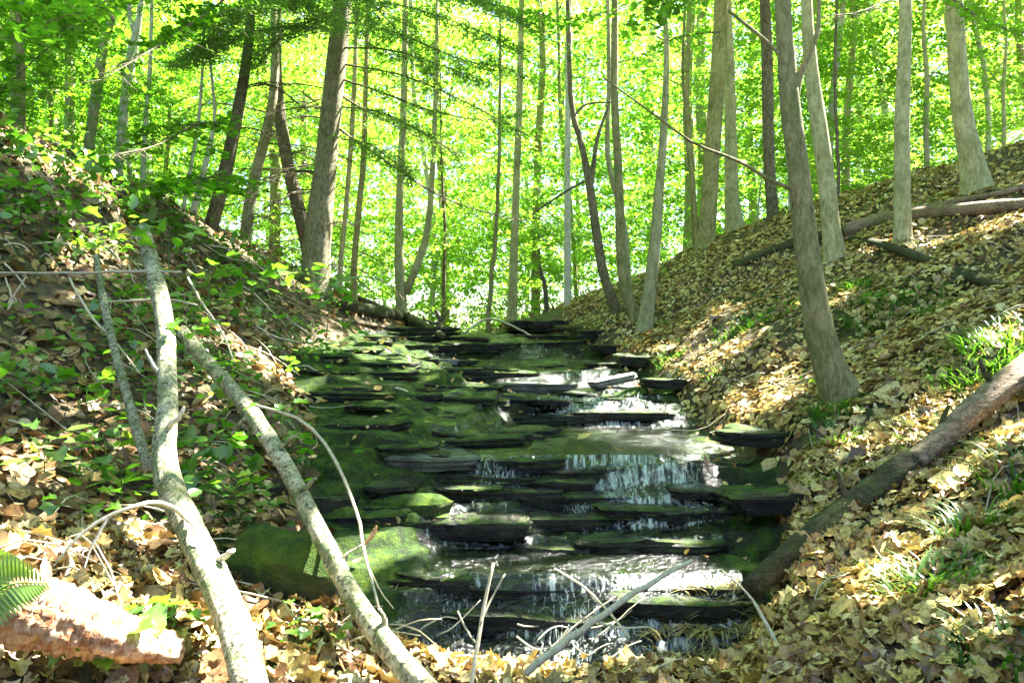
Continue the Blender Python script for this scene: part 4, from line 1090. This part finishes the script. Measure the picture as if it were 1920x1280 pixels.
# ------------------------------------------------------------------ fallen and leaning trunks
def pole(name, label, cat, path, mat, n=24, seg=12, rough=0.08, seed=0, subs=(), sub_mat=None, group=None, flare=0.0):
    if mat == 'birch': path = [(a, b, c * 0.82, d) for a, b, c, d in path]
    pts, rad = wp(path)
    org = pts[0]
    o = link(name, None, None) if False else None
    b_ = Bag(); b_.add(*tube(pts, rad, n, seg, rough, flare, seed, origin=org, grain=0.3 if mat == 'redlog' else 1.0))
    me = b_.mesh(name)
    if not subs:
        o = link(name, me, M[mat], None, org)
        return tag(o, label, cat, group)
    root = empty(name, org); tag(root, label, cat, group)
    link('trunk' if cat != 'stick' else 'stem', me, M[mat], root)
    for k, s_ in enumerate(subs):
        sp, sr = wp(s_)
        bb = Bag(); bb.add(*tube(sp, sr, 12, 7, 0.1, seed=seed + k, origin=org))
        link('branch', bb.mesh('branch'), M[sub_mat or mat], root)
    return root

pole('leaning_birch', 'pale lichen spotted trunk leaning up the left foreground with a white patch', 'leaning trunk',
     [(485, 1330, 88, 1.85), (448, 1200, 78, 2.05), (405, 1090, 70, 2.3), (358, 1000, 62, 2.55), (322, 920, 55, 2.8), (308, 840, 50, 3.05), (314, 740, 46, 3.3), (312, 640, 42, 3.6), (296, 540, 40, 3.9), (268, 430, 30, 4.3)], 'birch', 66, 20, 0.12, 50,
     subs=[[(345, 968, 10, 2.55), (320, 950, 9, 2.5), (285, 940, 9, 2.42), (230, 955, 8, 2.35), (170, 985, 7, 2.3), (125, 1030, 5, 2.25), (100, 1062, 3, 2.22)],
           [(205, 965, 6, 2.33), (180, 1010, 6, 2.3), (165, 1040, 4, 2.28), (158, 1068, 3, 2.26)],
           [(178, 1018, 4, 2.3), (205, 1065, 4, 2.28), (222, 1120, 3, 2.26), (240, 1150, 2, 2.25)],
           [(345, 968, 7, 2.55), (365, 990, 6, 2.45), (372, 1020, 3, 2.4)], [(318, 800, 12, 3.1), (338, 778, 9, 3.05), (346, 762, 6, 3.05)], [(300, 700, 9, 3.4), (284, 680, 7, 3.4), (272, 655, 4, 3.4)], [(395, 1060, 16, 2.38), (425, 1040, 12, 2.33), (438, 1030, 8, 2.33)]], sub_mat='bark_pale')
pole('fallen_tree', 'mottled fallen trunk slanting down to the bottom edge across the stream side', 'fallen trunk',
     [(830, 1330, 60, 2.1), (740, 1225, 52, 2.3), (680, 1145, 48, 2.5), (620, 1040, 45, 2.75), (570, 940, 43, 3.0), (520, 850, 40, 3.25), (465, 765, 37, 3.5), (400, 690, 34, 3.75), (340, 620, 27, 4.0)], 'birch', 60, 18, 0.13, 51,
     subs=[[(716, 1190, 14, 2.4), (722, 1165, 12, 2.38), (712, 1142, 9, 2.36)], [(640, 1048, 6, 2.7), (662, 1030, 5, 2.72), (684, 1020, 4, 2.74)], [(560, 925, 12, 3.0), (582, 905, 9, 2.98), (592, 895, 6, 2.98)], [(470, 780, 9, 3.45), (452, 790, 7, 3.4), (435, 815, 4, 3.4)], [(520, 850, 8, 3.25), (540, 825, 6, 3.2), (566, 812, 3, 3.2)]])
pole('leaning_pole', 'thinner grey leaning stem left of the pale lichen spotted trunk', 'leaning trunk',
     [(280, 880, 24, 3.1), (258, 810, 22, 3.3), (238, 740, 20, 3.5), (216, 660, 18, 3.7), (195, 570, 18, 3.9), (180, 480, 13, 4.1)], 'birch', 24, 12, 0.08, 52)
pole('rotting_log', 'crumbling reddish brown log in the sunny bottom left corner', 'log',
     [(-120, 1085, 130, 1.75), (0, 1122, 126, 1.85), (120, 1160, 116, 1.95), (230, 1195, 86, 2.05), (330, 1215, 60, 2.15)], 'redlog', 70, 34, 0.30, 53)
_g0 = ground_at(1405, 1206); _g1 = ground_at(2010, 690)
_g0.z += 0.07; _g1.z += 0.05
_ln = [_g0.lerp(_g1, t) for t in np.linspace(0, 1, 12)]
_up = max(h1(p.x, p.y) - p.z for p in _ln)
_ln = [p + Vector((0, 0, max(0, _up) * 1.0 + 0.010 * math.sin(i * 0.9))) for i, p in enumerate(_ln)]
_r = empty('fallen_log', _g0); tag(_r, 'long fallen log slanting down the leafy right bank, mossy below and bare above', 'log')
for _q, _rd, _m, _l in ((_ln[:6], [.050, .054, .053, .054, .055, .054], 'logdark', 'dark mossy lower length'),
                        (_ln[5:], [.050, .053, .054, .056, .053, .054, .05], 'logwood', 'bare pale brown upper length')):
    _bg = Bag(); _bg.add(*tube(_q, _rd, 70, 26, 0.16, 0, 54, origin=_r.location, grain=0.35))
    _o = link('log_length', _bg.mesh('log_length'), M[_m], _r); _o['label'] = _l
for _t, _a in ((3, 0.6), (6, -0.5), (8, 0.8)):
    _bb = Bag()
    _bb.add(*tube([_ln[_t], _ln[_t] + Vector((-0.05 * _a, 0.03, 0.09)), _ln[_t] + Vector((-0.09 * _a, 0.02, 0.15))], [0.022, 0.014, 0.008], 6, 7, 0.1, origin=_r.location))
    link('branch_stub', _bb.mesh('branch_stub'), M['logdark'], _r)
def lying(name, label, cat, path, mat, seed=0, seg=10, n=20, rough=0.1, lift=0.3, group=None):
    """a log or stick resting on the ground; path of (px, py, width px)"""
    pts, rad = [], []
    for a, b, c in path:
        g_ = ground_at(a, b)
        r_ = c / 2 / F * g_.y
        pts.append(g_ + Vector((0, 0, r_ * lift))); rad.append(r_)
    b_ = Bag(); b_.add(*tube(pts, rad, n, seg, rough, 0, seed, origin=pts[0]))
    return tag(link(name, b_.mesh(name), M[mat], None, pts[0]), label, cat, group)
lying('fallen_log', 'long pale log lying along the crest of the right bank', 'log', [(1585, 442, 24), (1650, 425, 26), (1720, 414, 26), (1820, 405, 27), (1930, 396, 28)], 'logwood', 60, lift=0.9)
lying('fallen_log', 'dark fallen bough running down to the right edge below the pale log', 'log', [(1598, 455, 14), (1660, 468, 16), (1740, 498, 18), (1820, 530, 18), (1930, 560, 20)], 'logdark', 61, lift=0.9)
lying('fallen_log', 'mossy log end lying left of the nearest curved trunk', 'log', [(1375, 505, 16), (1430, 485, 18), (1500, 462, 20), (1580, 440, 18)], 'logdark', 62, lift=0.8)
lying('fallen_log', 'thin grey log on the crest at the far right', 'log', [(1700, 400, 10), (1800, 385, 12), (1870, 372, 13), (1940, 355, 14)], 'logwood', 63, lift=1.2)
lying('fallen_log', 'short stick lying on the crest beside the rightmost trunk', 'log', [(1725, 340, 5), (1770, 360, 6), (1822, 382, 6)], 'logwood', 64, lift=2)
lying('fallen_log', 'dark rotting log lying across the left head of the ravine', 'log', [(640, 583, 22), (700, 596, 26), (760, 606, 24), (830, 616, 14)], 'logdark', 65, lift=0.9)
lying('fallen_log', 'sunlit stick of wood above the topmost fall', 'log', [(630, 604, 7), (680, 612, 8), (725, 618, 6)], 'logwood', 66, lift=1.5)
lying('fallen_log', 'mossy log lying along the left bank above the ravine head', 'log', [(610, 530, 14), (680, 560, 16), (760, 585, 14), (800, 600, 8)], 'logdark', 67, lift=0.9)
lying('fallen_log', 'flat mossy log at the foot of the light grey leaning trunk', 'log', [(985, 625, 10), (1040, 622, 12), (1090, 620, 10)], 'logdark', 68, lift=1)
pole('broken_stump', 'black upright root snag in the notch at the head of the ravine', 'stump', [(822, 618, 16, 10.8), (824, 600, 9, 10.8), (816, 580, 6, 10.8)], 'bark_dark', 10, 8, 0.2, 69,
     subs=[[(823, 603, 7, 10.8), (835, 590, 5, 10.8), (842, 580, 3, 10.8)], [(822, 610, 7, 10.8), (800, 600, 5, 10.8), (792, 590, 3, 10.8)]])

# bare sticks and twigs: each one is a thing
def stick(label, path, subs=(), mat='twig', seed=0, group=None):
    return pole('stick', label, 'stick', path, mat, 16, 7, 0.12, seed, subs, None, group)
stick('straight pale stick slanting up over the lowest pool', [(985, 1262, 14, 2.35), (1090, 1180, 13, 2.5), (1190, 1110, 11, 2.65), (1298, 1050, 8, 2.8)], [[(1112, 1164, 5, 2.55), (1160, 1175, 4, 2.6), (1215, 1175, 3, 2.65)]], seed=70)
stick('upright forked pale twig rising from the bottom edge', [(882, 1300, 9, 2.3), (893, 1220, 8, 2.35), (905, 1150, 7, 2.4), (925, 1055, 5, 2.45)], [[(900, 1170, 5, 2.38), (920, 1125, 4, 2.42), (947, 1075, 3, 2.45)], [(892, 1205, 4, 2.36), (875, 1180, 4, 2.38), (858, 1145, 3, 2.4)]], seed=71)
stick('thin bent twig behind the straight pale stick', [(1040, 1065, 3, 2.9), (1095, 1100, 4, 2.8), (1140, 1145, 5, 2.7), (1180, 1195, 5, 2.6)], seed=72)
stick('single thin purplish stem bending up from the lower right', [(1500, 1290, 10, 2.3), (1460, 1215, 9, 2.4), (1425, 1145, 7, 2.5), (1390, 1100, 4, 2.6), (1355, 1070, 3, 2.65)], mat='twig', seed=73)
stick('long wavy hanging twig between the fallen trunk and the stream', [(480, 760, 5, 3.3), (560, 785, 6, 3.2), (615, 840, 6, 3.1), (650, 910, 6, 3.0), (672, 970, 6, 2.9), (682, 1030, 6, 2.8), (695, 1080, 5, 2.7), (710, 1140, 5, 2.6)], [[(690, 1060, 3, 2.75), (712, 1105, 3, 2.7), (738, 1140, 2, 2.65)]], seed=74)
stick('brown curled dead leaf stem hanging at the end of the wavy twig', [(684, 1020, 6, 2.72), (700, 1000, 9, 2.7), (706, 985, 4, 2.7)], mat='redlog', seed=75)
stick('arched twig lying on the moss of the left slope', [(700, 738, 3, 6.2), (735, 727, 4, 6.2), (765, 735, 4, 6.15), (788, 762, 3, 6.1)], seed=76)
stick('long thin branch crossing the left bank level', [(-20, 510, 5, 3.9), (120, 512, 5, 3.9), (260, 508, 6, 3.95), (340, 510, 4, 4.0)], seed=77)
stick('white thin branch behind the pale lichen spotted trunk', [(195, 566, 4, 4.1), (260, 563, 5, 4.1), (320, 562, 5, 4.1), (370, 572, 4, 4.15)], seed=78)
stick('short pale stick lying at the foot of the nearest curved trunk', [(1502, 745, 4, 5.9), (1530, 730, 5, 5.85), (1550, 712, 4, 5.85), (1530, 685, 3, 5.9)], [[(1535, 726, 3, 5.85), (1518, 745, 2, 5.8)]], seed=79)
stick('upright dry stalk below the nearest curved trunk', [(1582, 830, 3, 5.2), (1590, 780, 3, 5.25), (1605, 710, 2, 5.3)], seed=80)
stick('thin leaning pale twig on the left bank above the wavy twig', [(352, 520, 4, 4.3), (380, 570, 5, 4.2), (415, 620, 4, 4.1), (440, 680, 3, 4.0)], seed=81)
stick('thin pale stick across the notch', [(870, 625, 4, 10.5), (915, 597, 5, 10.6), (970, 615, 4, 10.4), (1000, 632, 3, 10.3)], seed=82)
stick('fallen branch lying across the bottom left of the stream', [(460, 1142, 9, 2.7), (560, 1160, 8, 2.7), (660, 1175, 6, 2.65)], seed=83)
stick('thin branch arching over the lowest ledge', [(1010, 1250, 3, 2.6), (1070, 1180, 4, 2.7), (1150, 1120, 3, 2.8)], mat='twig', seed=84)
stick('bow shaped twig rising left of the pale trunk', [(130, 520, 4, 3.9), (170, 590, 5, 3.85), (215, 640, 4, 3.8), (262, 700, 3, 3.7)], seed=85)
stick('small forked twig at the left edge', [(15, 580, 4, 3.8), (22, 560, 4, 3.8), (10, 520, 3, 3.8)], [[(22, 560, 4, 3.8), (48, 520, 3, 3.8)]], seed=86)
# a scatter of fine twigs over the lower edge and the left bank
lr = random.Random(9)
for k in range(46):
    if k < 20:
        px, py = lr.uniform(620, 1450), lr.uniform(1185, 1275); L = lr.uniform(60, 170); lab, grp = 'fine bare twig in the tangle along the bottom edge', 'fine twigs along the bottom edge'
    else:
        px, py = lr.uniform(0, 620), lr.uniform(440, 900); L = lr.uniform(50, 150); lab, grp = 'fine dead twig among the plants of the left bank', 'fine twigs on the left bank'
    g_ = ground_at(px, py); Y = g_.y - 0.05
    an = lr.uniform(-0.9, 0.9) if k < 20 else lr.uniform(0.3, 1.3)
    pts = [(px + L * math.cos(an) * t, py - 14 + L * math.sin(an) * t * (0.7 if k > 19 else -0.6) - 14 * math.sin(3 * t + k), 4.2 - 2 * t, Y + 0.1 * t) for t in (0, 0.35, 0.7, 1)]
    q, rd = wp(pts)
    q = [Vector((v_.x, v_.y, max(v_.z, h1(v_.x, v_.y) + 0.01))) for v_ in q]
    b_ = Bag(); b_.add(*tube(q, rd, 9, 5, 0.1, 0, k, origin=q[0]))
    tag(link('twig', b_.mesh('twig'), M['twig'], None, q[0]), lab, 'twig', grp)

# ------------------------------------------------------------------ leaf litter
def litter(name, label, n, xr_, yr, mat, mask, size, seed, tv=LEAF4, tf=LEAF4F, tilt=0.45, ypow=1.0):
    lr = np.random.default_rng(seed)
    x = lr.uniform(*xr_, n); y = yr[0] + (yr[1] - yr[0]) * lr.random(n) ** ypow
    k = mask(x, y, lr)
    x, y = x[k], y[k]; n = len(x)
    z = H(x, y)
    N = Hn(x, y) + lr.normal(0, tilt, (n, 3))
    sz = size * np.exp(lr.normal(0, 0.35, n))
    pos = np.stack([x, y, z + lr.uniform(0.004, 0.045, n)], 1)
    Vn, Fn = scatter(tv, tf, pos, N, sz, lr.uniform(0, 6.28, n), lr.uniform(0.6, 1.5, n), lr.uniform(-0.4, 0.5, n))
    o = link(name, mesh_np(name, Vn, Fn), M[mat]); tag(o, label, 'leaf litter', None, 'stuff')
    return o
def green(x, y): return fbm(x * 0.9, y * 0.9, 70, 3)
litter('leaf_litter', 'yellow brown dead leaves carpeting the right bank', 125000, (0.7, 9), (2.2, 13), 'litter', lambda x, y, r: (channel(x, y) < 0.45) & (x > np.interp(y, XRY, XRX) - 0.1) & (r.random(len(x)) < np.where(green(x, y) > 0.16, 0.30, 1)), 0.048, 1, tilt=0.34, ypow=1.35)
litter('leaf_litter', 'large dead maple leaves on the near right bank', 10500, (0.5, 3.2), (1.9, 4.4), 'litter', lambda x, y, r: (channel(x, y) < 0.4) & (x > np.interp(y, XRY, XRX) - 0.1), 0.042, 2, MAPLE, MAPLEF, 0.42)
litter('leaf_litter', 'brown dead leaves on the left bank', 42000, (-8, 0.2), (1.9, 13), 'litter_brown', lambda x, y, r: (channel(x, y) < 0.5) & (x < np.interp(y, XLY, XLX) + 0.25) & (r.random(len(x)) < np.where(green(x, y) > 0.05, 0.5, 0.9)), 0.062, 3, ypow=1.2)
litter('leaf_litter', 'dead maple leaves heaped along the near edge', 3400, (-1.6, 1.0), (1.8, 3.05), 'litter', lambda x, y, r: channel(x, y) < 0.6, 0.046, 4, MAPLE, MAPLEF, 0.6)
litter('leaf_litter', 'few loose leaves caught on the rocks of the stream', 900, (-2.2, 1.5), (3.1, 11.5), 'litter', lambda x, y, r: (channel(x, y) > 0.5) & (r.random(len(x)) < np.where(wetmask(x, y) > 0.3, 0.12, 0.8)), 0.05, 5)
litter('leaf_litter', 'dead leaves on the floor of the far woods', 16000, (-16, 16), (12.5, 30), 'litter_brown', lambda x, y, r: x == x, 0.13, 6)

def debris(label, n, xr_, yr, seed, ok):
    r_ = np.random.default_rng(seed); bg_ = Bag()
    x = r_.uniform(*xr_, n); y = r_.uniform(*yr, n); k_ = ok(x, y); x, y = x[k_], y[k_]
    z = H(x, y)
    for a_, b_, c_ in zip(x, y, z):
        L_ = r_.uniform(0.1, 0.5); an = r_.uniform(0, 6.28); e_ = (a_ + L_ * math.cos(an), b_ + L_ * math.sin(an))
        m_ = ((a_ + e_[0]) / 2 + r_.normal(0, 0.03), (b_ + e_[1]) / 2 + r_.normal(0, 0.03))
        bg_.add(*tube([(a_, b_, c_ + 0.02), (*m_, h1(*m_) + r_.uniform(0.03, 0.1)), (*e_, h1(*e_) + r_.uniform(0.01, 0.08))], [0.004, 0.003, 0.0012], 6, 4))
    tag(link('twig_litter', bg_.mesh('twig_litter'), M['twig']), label, 'twigs', None, 'stuff')
debris('fine grey twigs strewn over the left bank', 420, (-6, 0), (2, 9), 3, lambda x, y: channel(x, y) < 0.5)
debris('fine grey twigs strewn over the right bank', 260, (0.8, 7), (2.2, 10), 4, lambda x, y: channel(x, y) < 0.5)
# clump of dry grass and leaves over the near right lip
def tuft(label, px, py, n, h, mat, seed, spread=0.12, droop=0.5, lift=0.0, yy=None, name='grass_tuft', group=None, wd=0.006):
    p = ground_at(px, py) if yy is None else P(px, py, yy)
    lr = np.random.default_rng(seed)
    Vs, Qs = [], []
    for k in range(n):
        a = lr.uniform(0, 6.28); r_ = spread * math.sqrt(lr.random())
        x0, y0 = r_ * math.cos(a), r_ * math.sin(a)
        z0 = (h1(p.x + x0, p.y + y0) - p.z) if yy is None else lr.uniform(-0.03, 0.03)
        L = h * lr.uniform(0.5, 1.15); da = a + lr.normal(0, 0.7)
        d = np.array([math.cos(da), math.sin(da)])
        w_ = wd * lr.uniform(0.6, 1.3)
        for i in range(5):
            t = i / 4
            c = np.array([x0 + d[0] * L * (0.25 * t + droop * t * t), y0 + d[1] * L * (0.25 * t + droop * t * t), z0 + L * (t - droop * 0.9 * t * t)])
            sv = np.array([-d[1], d[0], 0]) * w_ * (1 - t * 0.9)
            Vs += [c - sv, c + sv]
        b0 = k * 10
        Qs += [[b0 + 2 * i, b0 + 2 * i + 1, b0 + 2 * i + 3, b0 + 2 * i + 2] for i in range(4)]
    o = link(name, mesh_np(name, np.array(Vs), np.array(Qs)), M[mat], None, p)
    return tag(o, label, 'grass', group, 'stuff')
M['drygrass'] = leaf_mat('dry_grass', [(0, (0.25, 0.20, 0.07)), (1, (0.5, 0.42, 0.2))], [(0, (0.2, 0.16, 0.04)), (1, (0.35, 0.3, 0.1))], 0.3)
tuft('tan tuft of drooping dry grass at the lower right lip of the stream', 1340, 1165, 260, 0.16, 'drygrass', 1, 0.14, 0.9)
tuft('second tan tuft of dry grass at the bottom edge', 1290, 1230, 160, 0.14, 'drygrass', 2, 0.14, 0.9)
GT = [(1745, 1110, 110, 0.16, 0.14), (1880, 640, 140, 0.22, 0.28), (1850, 690, 110, 0.2, 0.2), (1700, 560, 120, 0.16, 0.25), (1640, 590, 90, 0.15, 0.2), (1560, 770, 110, 0.15, 0.14), (1410, 610, 80, 0.12, 0.2),
      (1240, 600, 90, 0.14, 0.3), (1120, 605, 110, 0.16, 0.35), (1790, 730, 70, 0.14, 0.15), (1820, 1000, 60, 0.18, 0.1), (1900, 905, 70, 0.2, 0.1), (1540, 900, 60, 0.1, 0.12), (1600, 620, 60, 0.13, 0.2), (1700, 330 + 60, 80, 0.2, 0.5),
      (560, 880, 110, 0.09, 0.14), (420, 1000, 120, 0.08, 0.16), (1900, 1230, 60, 0.14, 0.12), (1405, 985, 90, 0.06, 0.14), (1340, 700, 50, 0.1, 0.1), (1620, 370, 120, 0.16, 0.6), (1480, 1060, 40, 0.08, 0.1)]
_l = random.Random(77)
for _ in range(22):
    _a = _l.uniform(1250, 1900); GT.append((_a, 640 - (_a - 1250) * 0.42 + _l.uniform(0, 420), 70, _l.uniform(0.08, 0.16), _l.uniform(0.12, 0.3)))
for i, (a, b_, n_, h_, s_) in enumerate(GT):
    _g = ground_at(a, b_)
    if i >= 22 and channel(np.array([_g.x]), np.array([_g.y]))[0] > 0.2: continue
    tuft('green grass and small ferns growing through the dead leaves', a, b_, int(n_ * 1.5), h_ * 1.15, 'grass', 20 + i, s_, 0.6, name='grass', group='green tufts on the banks')

# ------------------------------------------------------------------ broad-leaved seedlings: stem and single leaves
seed_leaf = []
for i in range(3):
    q = mesh_np('leaf', MAPLE * [1.15, 1.0, 0.5 + 0.3 * i] + np.array([0, 0.36, 0]), MAPLEF); q.materials.append(M['plant']); seed_leaf.append(q)
oval = LEAF4 * [0.95, 1, 0.6] + np.array([0, 0.5, 0])
q = mesh_np('leaf', oval, LEAF4F); q.materials.append(M['plant']); seed_leaf.append(q)
def seedling(px, py, h, nl, ls, label, group=None, Y=None, seed=0, lean=(0, 0)):
    lr = random.Random(seed)
    p = ground_at(px, py) if Y is None else P(px, py, Y)
    if Y is not None: p.z = min(p.z, p.z)
    root = empty('seedling', p); tag(root, label, 'plant', group)
    b_ = Bag()
    top = Vector((lean[0] * h, lean[1] * h, h))
    b_.add(*tube([Vector((0, 0, -0.05)), top * 0.5 + Vector((lr.uniform(-.02, .02), 0, 0)), top], [0.0035, 0.003, 0.0015], 7, 4))
    for k in range(nl):
        f = 1 - 0.55 * (k / nl) * lr.uniform(0.6, 1.2)
        a = k * 2.4 + lr.uniform(-0.4, 0.4); q0 = top * f
        L = ls * lr.uniform(0.5, 1.5)
        e = q0 + Vector((math.cos(a) * L, math.sin(a) * L, lr.uniform(-0.01, 0.04)))
        b_.add(*tube([q0, (q0 + e) / 2 + Vector((0, 0, 0.01)), e], [0.0015, 0.0012, 0.001], 4, 3))
        o = link('leaf', seed_leaf[lr.choice((0, 1, 2, 3))], None, root, e)
        s_ = ls * lr.uniform(0.7, 1.25)
        o.scale = (s_, s_, s_)
        o.rotation_euler = (lr.uniform(-0.5, 0.25), lr.uniform(-0.4, 0.4), a - math.pi / 2)
    link('stem', b_.mesh('stem'), M['grass'], root)
SD = [(612, 590, 0.30, 9, 0.11, 'bright yellow green seedling hanging over the left edge of the stream head', 5.0), (560, 560, 0.30, 9, 0.11, 'yellow green seedling left of the brightest one', 4.9),
      (470, 560, 0.26, 10, 0.10, 'leafy seedling below the slim hemlock', 4.6), (395, 545, 0.26, 9, 0.09, 'leafy seedling below the dark leaning hemlock', 4.4),
      (320, 500, 0.30, 10, 0.10, 'leafy sprig over the top of the pale lichen spotted trunk', 4.1), (110, 450, 0.3, 10, 0.10, 'broad leaved plant at the upper left bank', 4.3),
      (30, 420, 0.3, 9, 0.10, 'broad leaved plant at the left edge of the upper bank', 4.3), (235, 600, 0.2, 8, 0.08, 'seedling between the thin and the pale leaning trunks', 3.9),
      (350, 650, 0.2, 9, 0.08, 'leaf spray where the fallen trunk meets the pale one', 3.7), (300, 760, 0.2, 9, 0.07, 'leaves in front of the middle of the pale trunk', 3.15),
      (450, 800, 0.2, 9, 0.075, 'seedling on the fallen trunk halfway down', 3.3), (530, 800, 0.16, 8, 0.07, 'seedling right of the fallen trunk', 3.4),
      (420, 880, 0.2, 10, 0.075, 'seedling between the two leaning trunks', 3.3), (400, 960, 0.18, 9, 0.075, 'seedling above the dark mossy ledge', 3.1),
      (90, 900, 0.2, 9, 0.09, 'broad leaved plant low at the left', 3.2), (190, 880, 0.2, 9, 0.08, 'broad leaved plant beside the thin leaning stem', 3.1),
      (230, 960, 0.2, 9, 0.08, 'plant behind the arching white branch', 2.9), (150, 1010, 0.16, 9, 0.075, 'plant under the arching white branch', 2.8),
      (60, 760, 0.2, 8, 0.09, 'plant with one pale leaf on the mid left bank', 3.5), (160, 770, 0.2, 9, 0.09, 'plant left of the thin leaning stem', 3.5),
      (240, 1230, 0.14, 10, 0.07, 'sunlit pale green plant by the reddish log', 2.05), (330, 1240, 0.14, 9, 0.06, 'sunlit pale green plant left of the pale trunk foot', 2.05),
      (600, 1220, 0.1, 9, 0.05, 'small plant right of the pale trunk foot', 2.4), (550, 1210, 0.1, 8, 0.05, 'small plant against the pale trunk foot', 2.4),
      (180, 1270, 0.14, 9, 0.07, 'sunlit plant at the bottom edge', 1.95), (430, 720, 0.18, 8, 0.07, 'seedling above the middle of the fallen trunk', 3.7),
      (520, 620, 0.2, 9, 0.08, 'seedling over the dark moss topped ledge', 4.5), (20, 640, 0.2, 8, 0.09, 'plant at the left edge halfway up', 3.8), (640, 620, 0.12, 6, 0.10, 'pale leaf sprig above the topmost fall', 5.2)]
for i, (a, b_, h_, nl, ls, lb, Y) in enumerate(SD):
    g_ = ground_at(a, b_)
    if abs(g_.y - Y) < 1.2 or g_.y < Y: seedling(a, b_ + 10, h_, nl, ls, lb, None, None, i)
    else: seedling(a, b_ + 30, h_, nl, ls, lb, None, Y, i)
# smaller ground plants
lr = random.Random(31)
def herb_mesh(seed):
    r_ = np.random.default_rng(seed); k = 30
    q = np.stack([r_.normal(0, 0.09, k), r_.normal(0, 0.09, k), r_.uniform(0.01, 0.14, k)], 1)
    Vn, Fn = scatter(LEAF4, LEAF4F, q, r_.normal(0, 0.4, (k, 3)) + [0, 0, 1], r_.uniform(0.02, 0.058, k), r_.uniform(0, 6.28, k), r_.uniform(0.9, 1.5, k))
    return mesh_np('herbs', Vn, Fn)
hm = [herb_mesh(i) for i in range(5)]
for q in hm: q.materials.append(M['plant'])
for k in range(115):
    px, py = (lr.uniform(-20, 600), lr.uniform(330, 1080)) if k < 90 else (lr.uniform(1000, 1900), lr.uniform(420, 1200))
    if k < 90 and py < 240 + 0.46 * px + 30: py = 290 + 0.46 * px + lr.uniform(0, 250)
    g_ = ground_at(px, py)
    if g_.y < 3.2 or (k >= 90 and g_.y < 5): continue
    if k >= 90 and channel(np.array([g_.x]), np.array([g_.y]))[0] > 0.5: continue
    o = link('herbs', hm[k % 5], None, None, g_); s_ = lr.uniform(0.8, 1.7); o.scale = (s_, s_, s_)
    o.rotation_euler = (lr.uniform(-.3, .3), lr.uniform(-.3, .3), lr.uniform(0, 6.28))
    tag(o, 'low green herbs covering the bank', 'herbs', 'low herbs on the banks', 'stuff')

for k in range(34):
    px = lr.uniform(-20, 700); g_ = ground_at(px, 262 + 0.45 * px + lr.uniform(0, 50))
    if g_.y > 12.5: continue
    o = link('herbs', hm[k % 5], None, None, g_); s_ = lr.uniform(1.0, 2.0); o.scale = (s_, s_, s_ * 1.3)
    o.rotation_euler = (lr.uniform(-.3, .3), lr.uniform(-.3, .3), lr.uniform(0, 6.28))
    tag(o, 'low green herbs covering the bank', 'herbs', 'low herbs on the banks', 'stuff')

# fern fronds at the left edge
def fern(px, py, Y, L, ang, label, seed):
    p = P(px, py, Y); root = empty('fern', p); tag(root, label, 'fern')
    d = np.array([math.cos(ang) * 0.9, 0.2, math.sin(ang)]); pts = [np.zeros(3), d * L * 0.5 + [0, 0, 0.03], d * L + [0, 0, -0.03]]
    C, r_ = smooth_path(pts, [0.003, 0.002, 0.001], 26)
    b_ = Bag(); b_.add(*tube(pts, [0.003, 0.002, 0.001], 12, 4)); link('stem', b_.mesh('stem'), M['grass'], root)
    side = np.cross(d / np.linalg.norm(d), [0, -0.8, 0.6]); side /= np.linalg.norm(side)
    bl = Bag()
    T_ = np.array([[0, 0, 0], [0.10, 0.35, 0.02], [0.05, 0.75, 0], [0, 1, -0.03], [-0.05, 0.75, 0], [-0.10, 0.35, 0.02]])
    for i in range(2, 26):
        w_ = L * 0.34 * math.sin(math.pi * min(1, (i + 3) / 27)) ** 0.7 
        for s_ in (-1, 1):
            yv = side * s_ * 0.95 + d * 0.25; yv /= np.linalg.norm(yv); xv = d / np.linalg.norm(d); zv = np.cross(xv, yv)
            loc = C[i] + (T_[:, :1] * xv + T_[:, 1:2] * yv + T_[:, 2:] * zv) * w_
            me = mesh_np('leaflet', loc, np.array([[0, 1, 2], [0, 2, 3], [0, 3, 4], [0, 4, 5]]))
            link('leaflet', me, M['fern'], root)
fern(-90, 1200, 1.5, 0.22, 0.6, 'pale sunlit fern frond reaching in at the left edge above the reddish log', 1)
fern(-60, 1180, 1.7, 0.20, 1.1, 'darker upright fern frond at the left edge', 2)
print('objects', len(bpy.data.objects), 'tris', sum(len(m_.loops) - 2 * len(m_.polygons) for m_ in bpy.data.meshes))
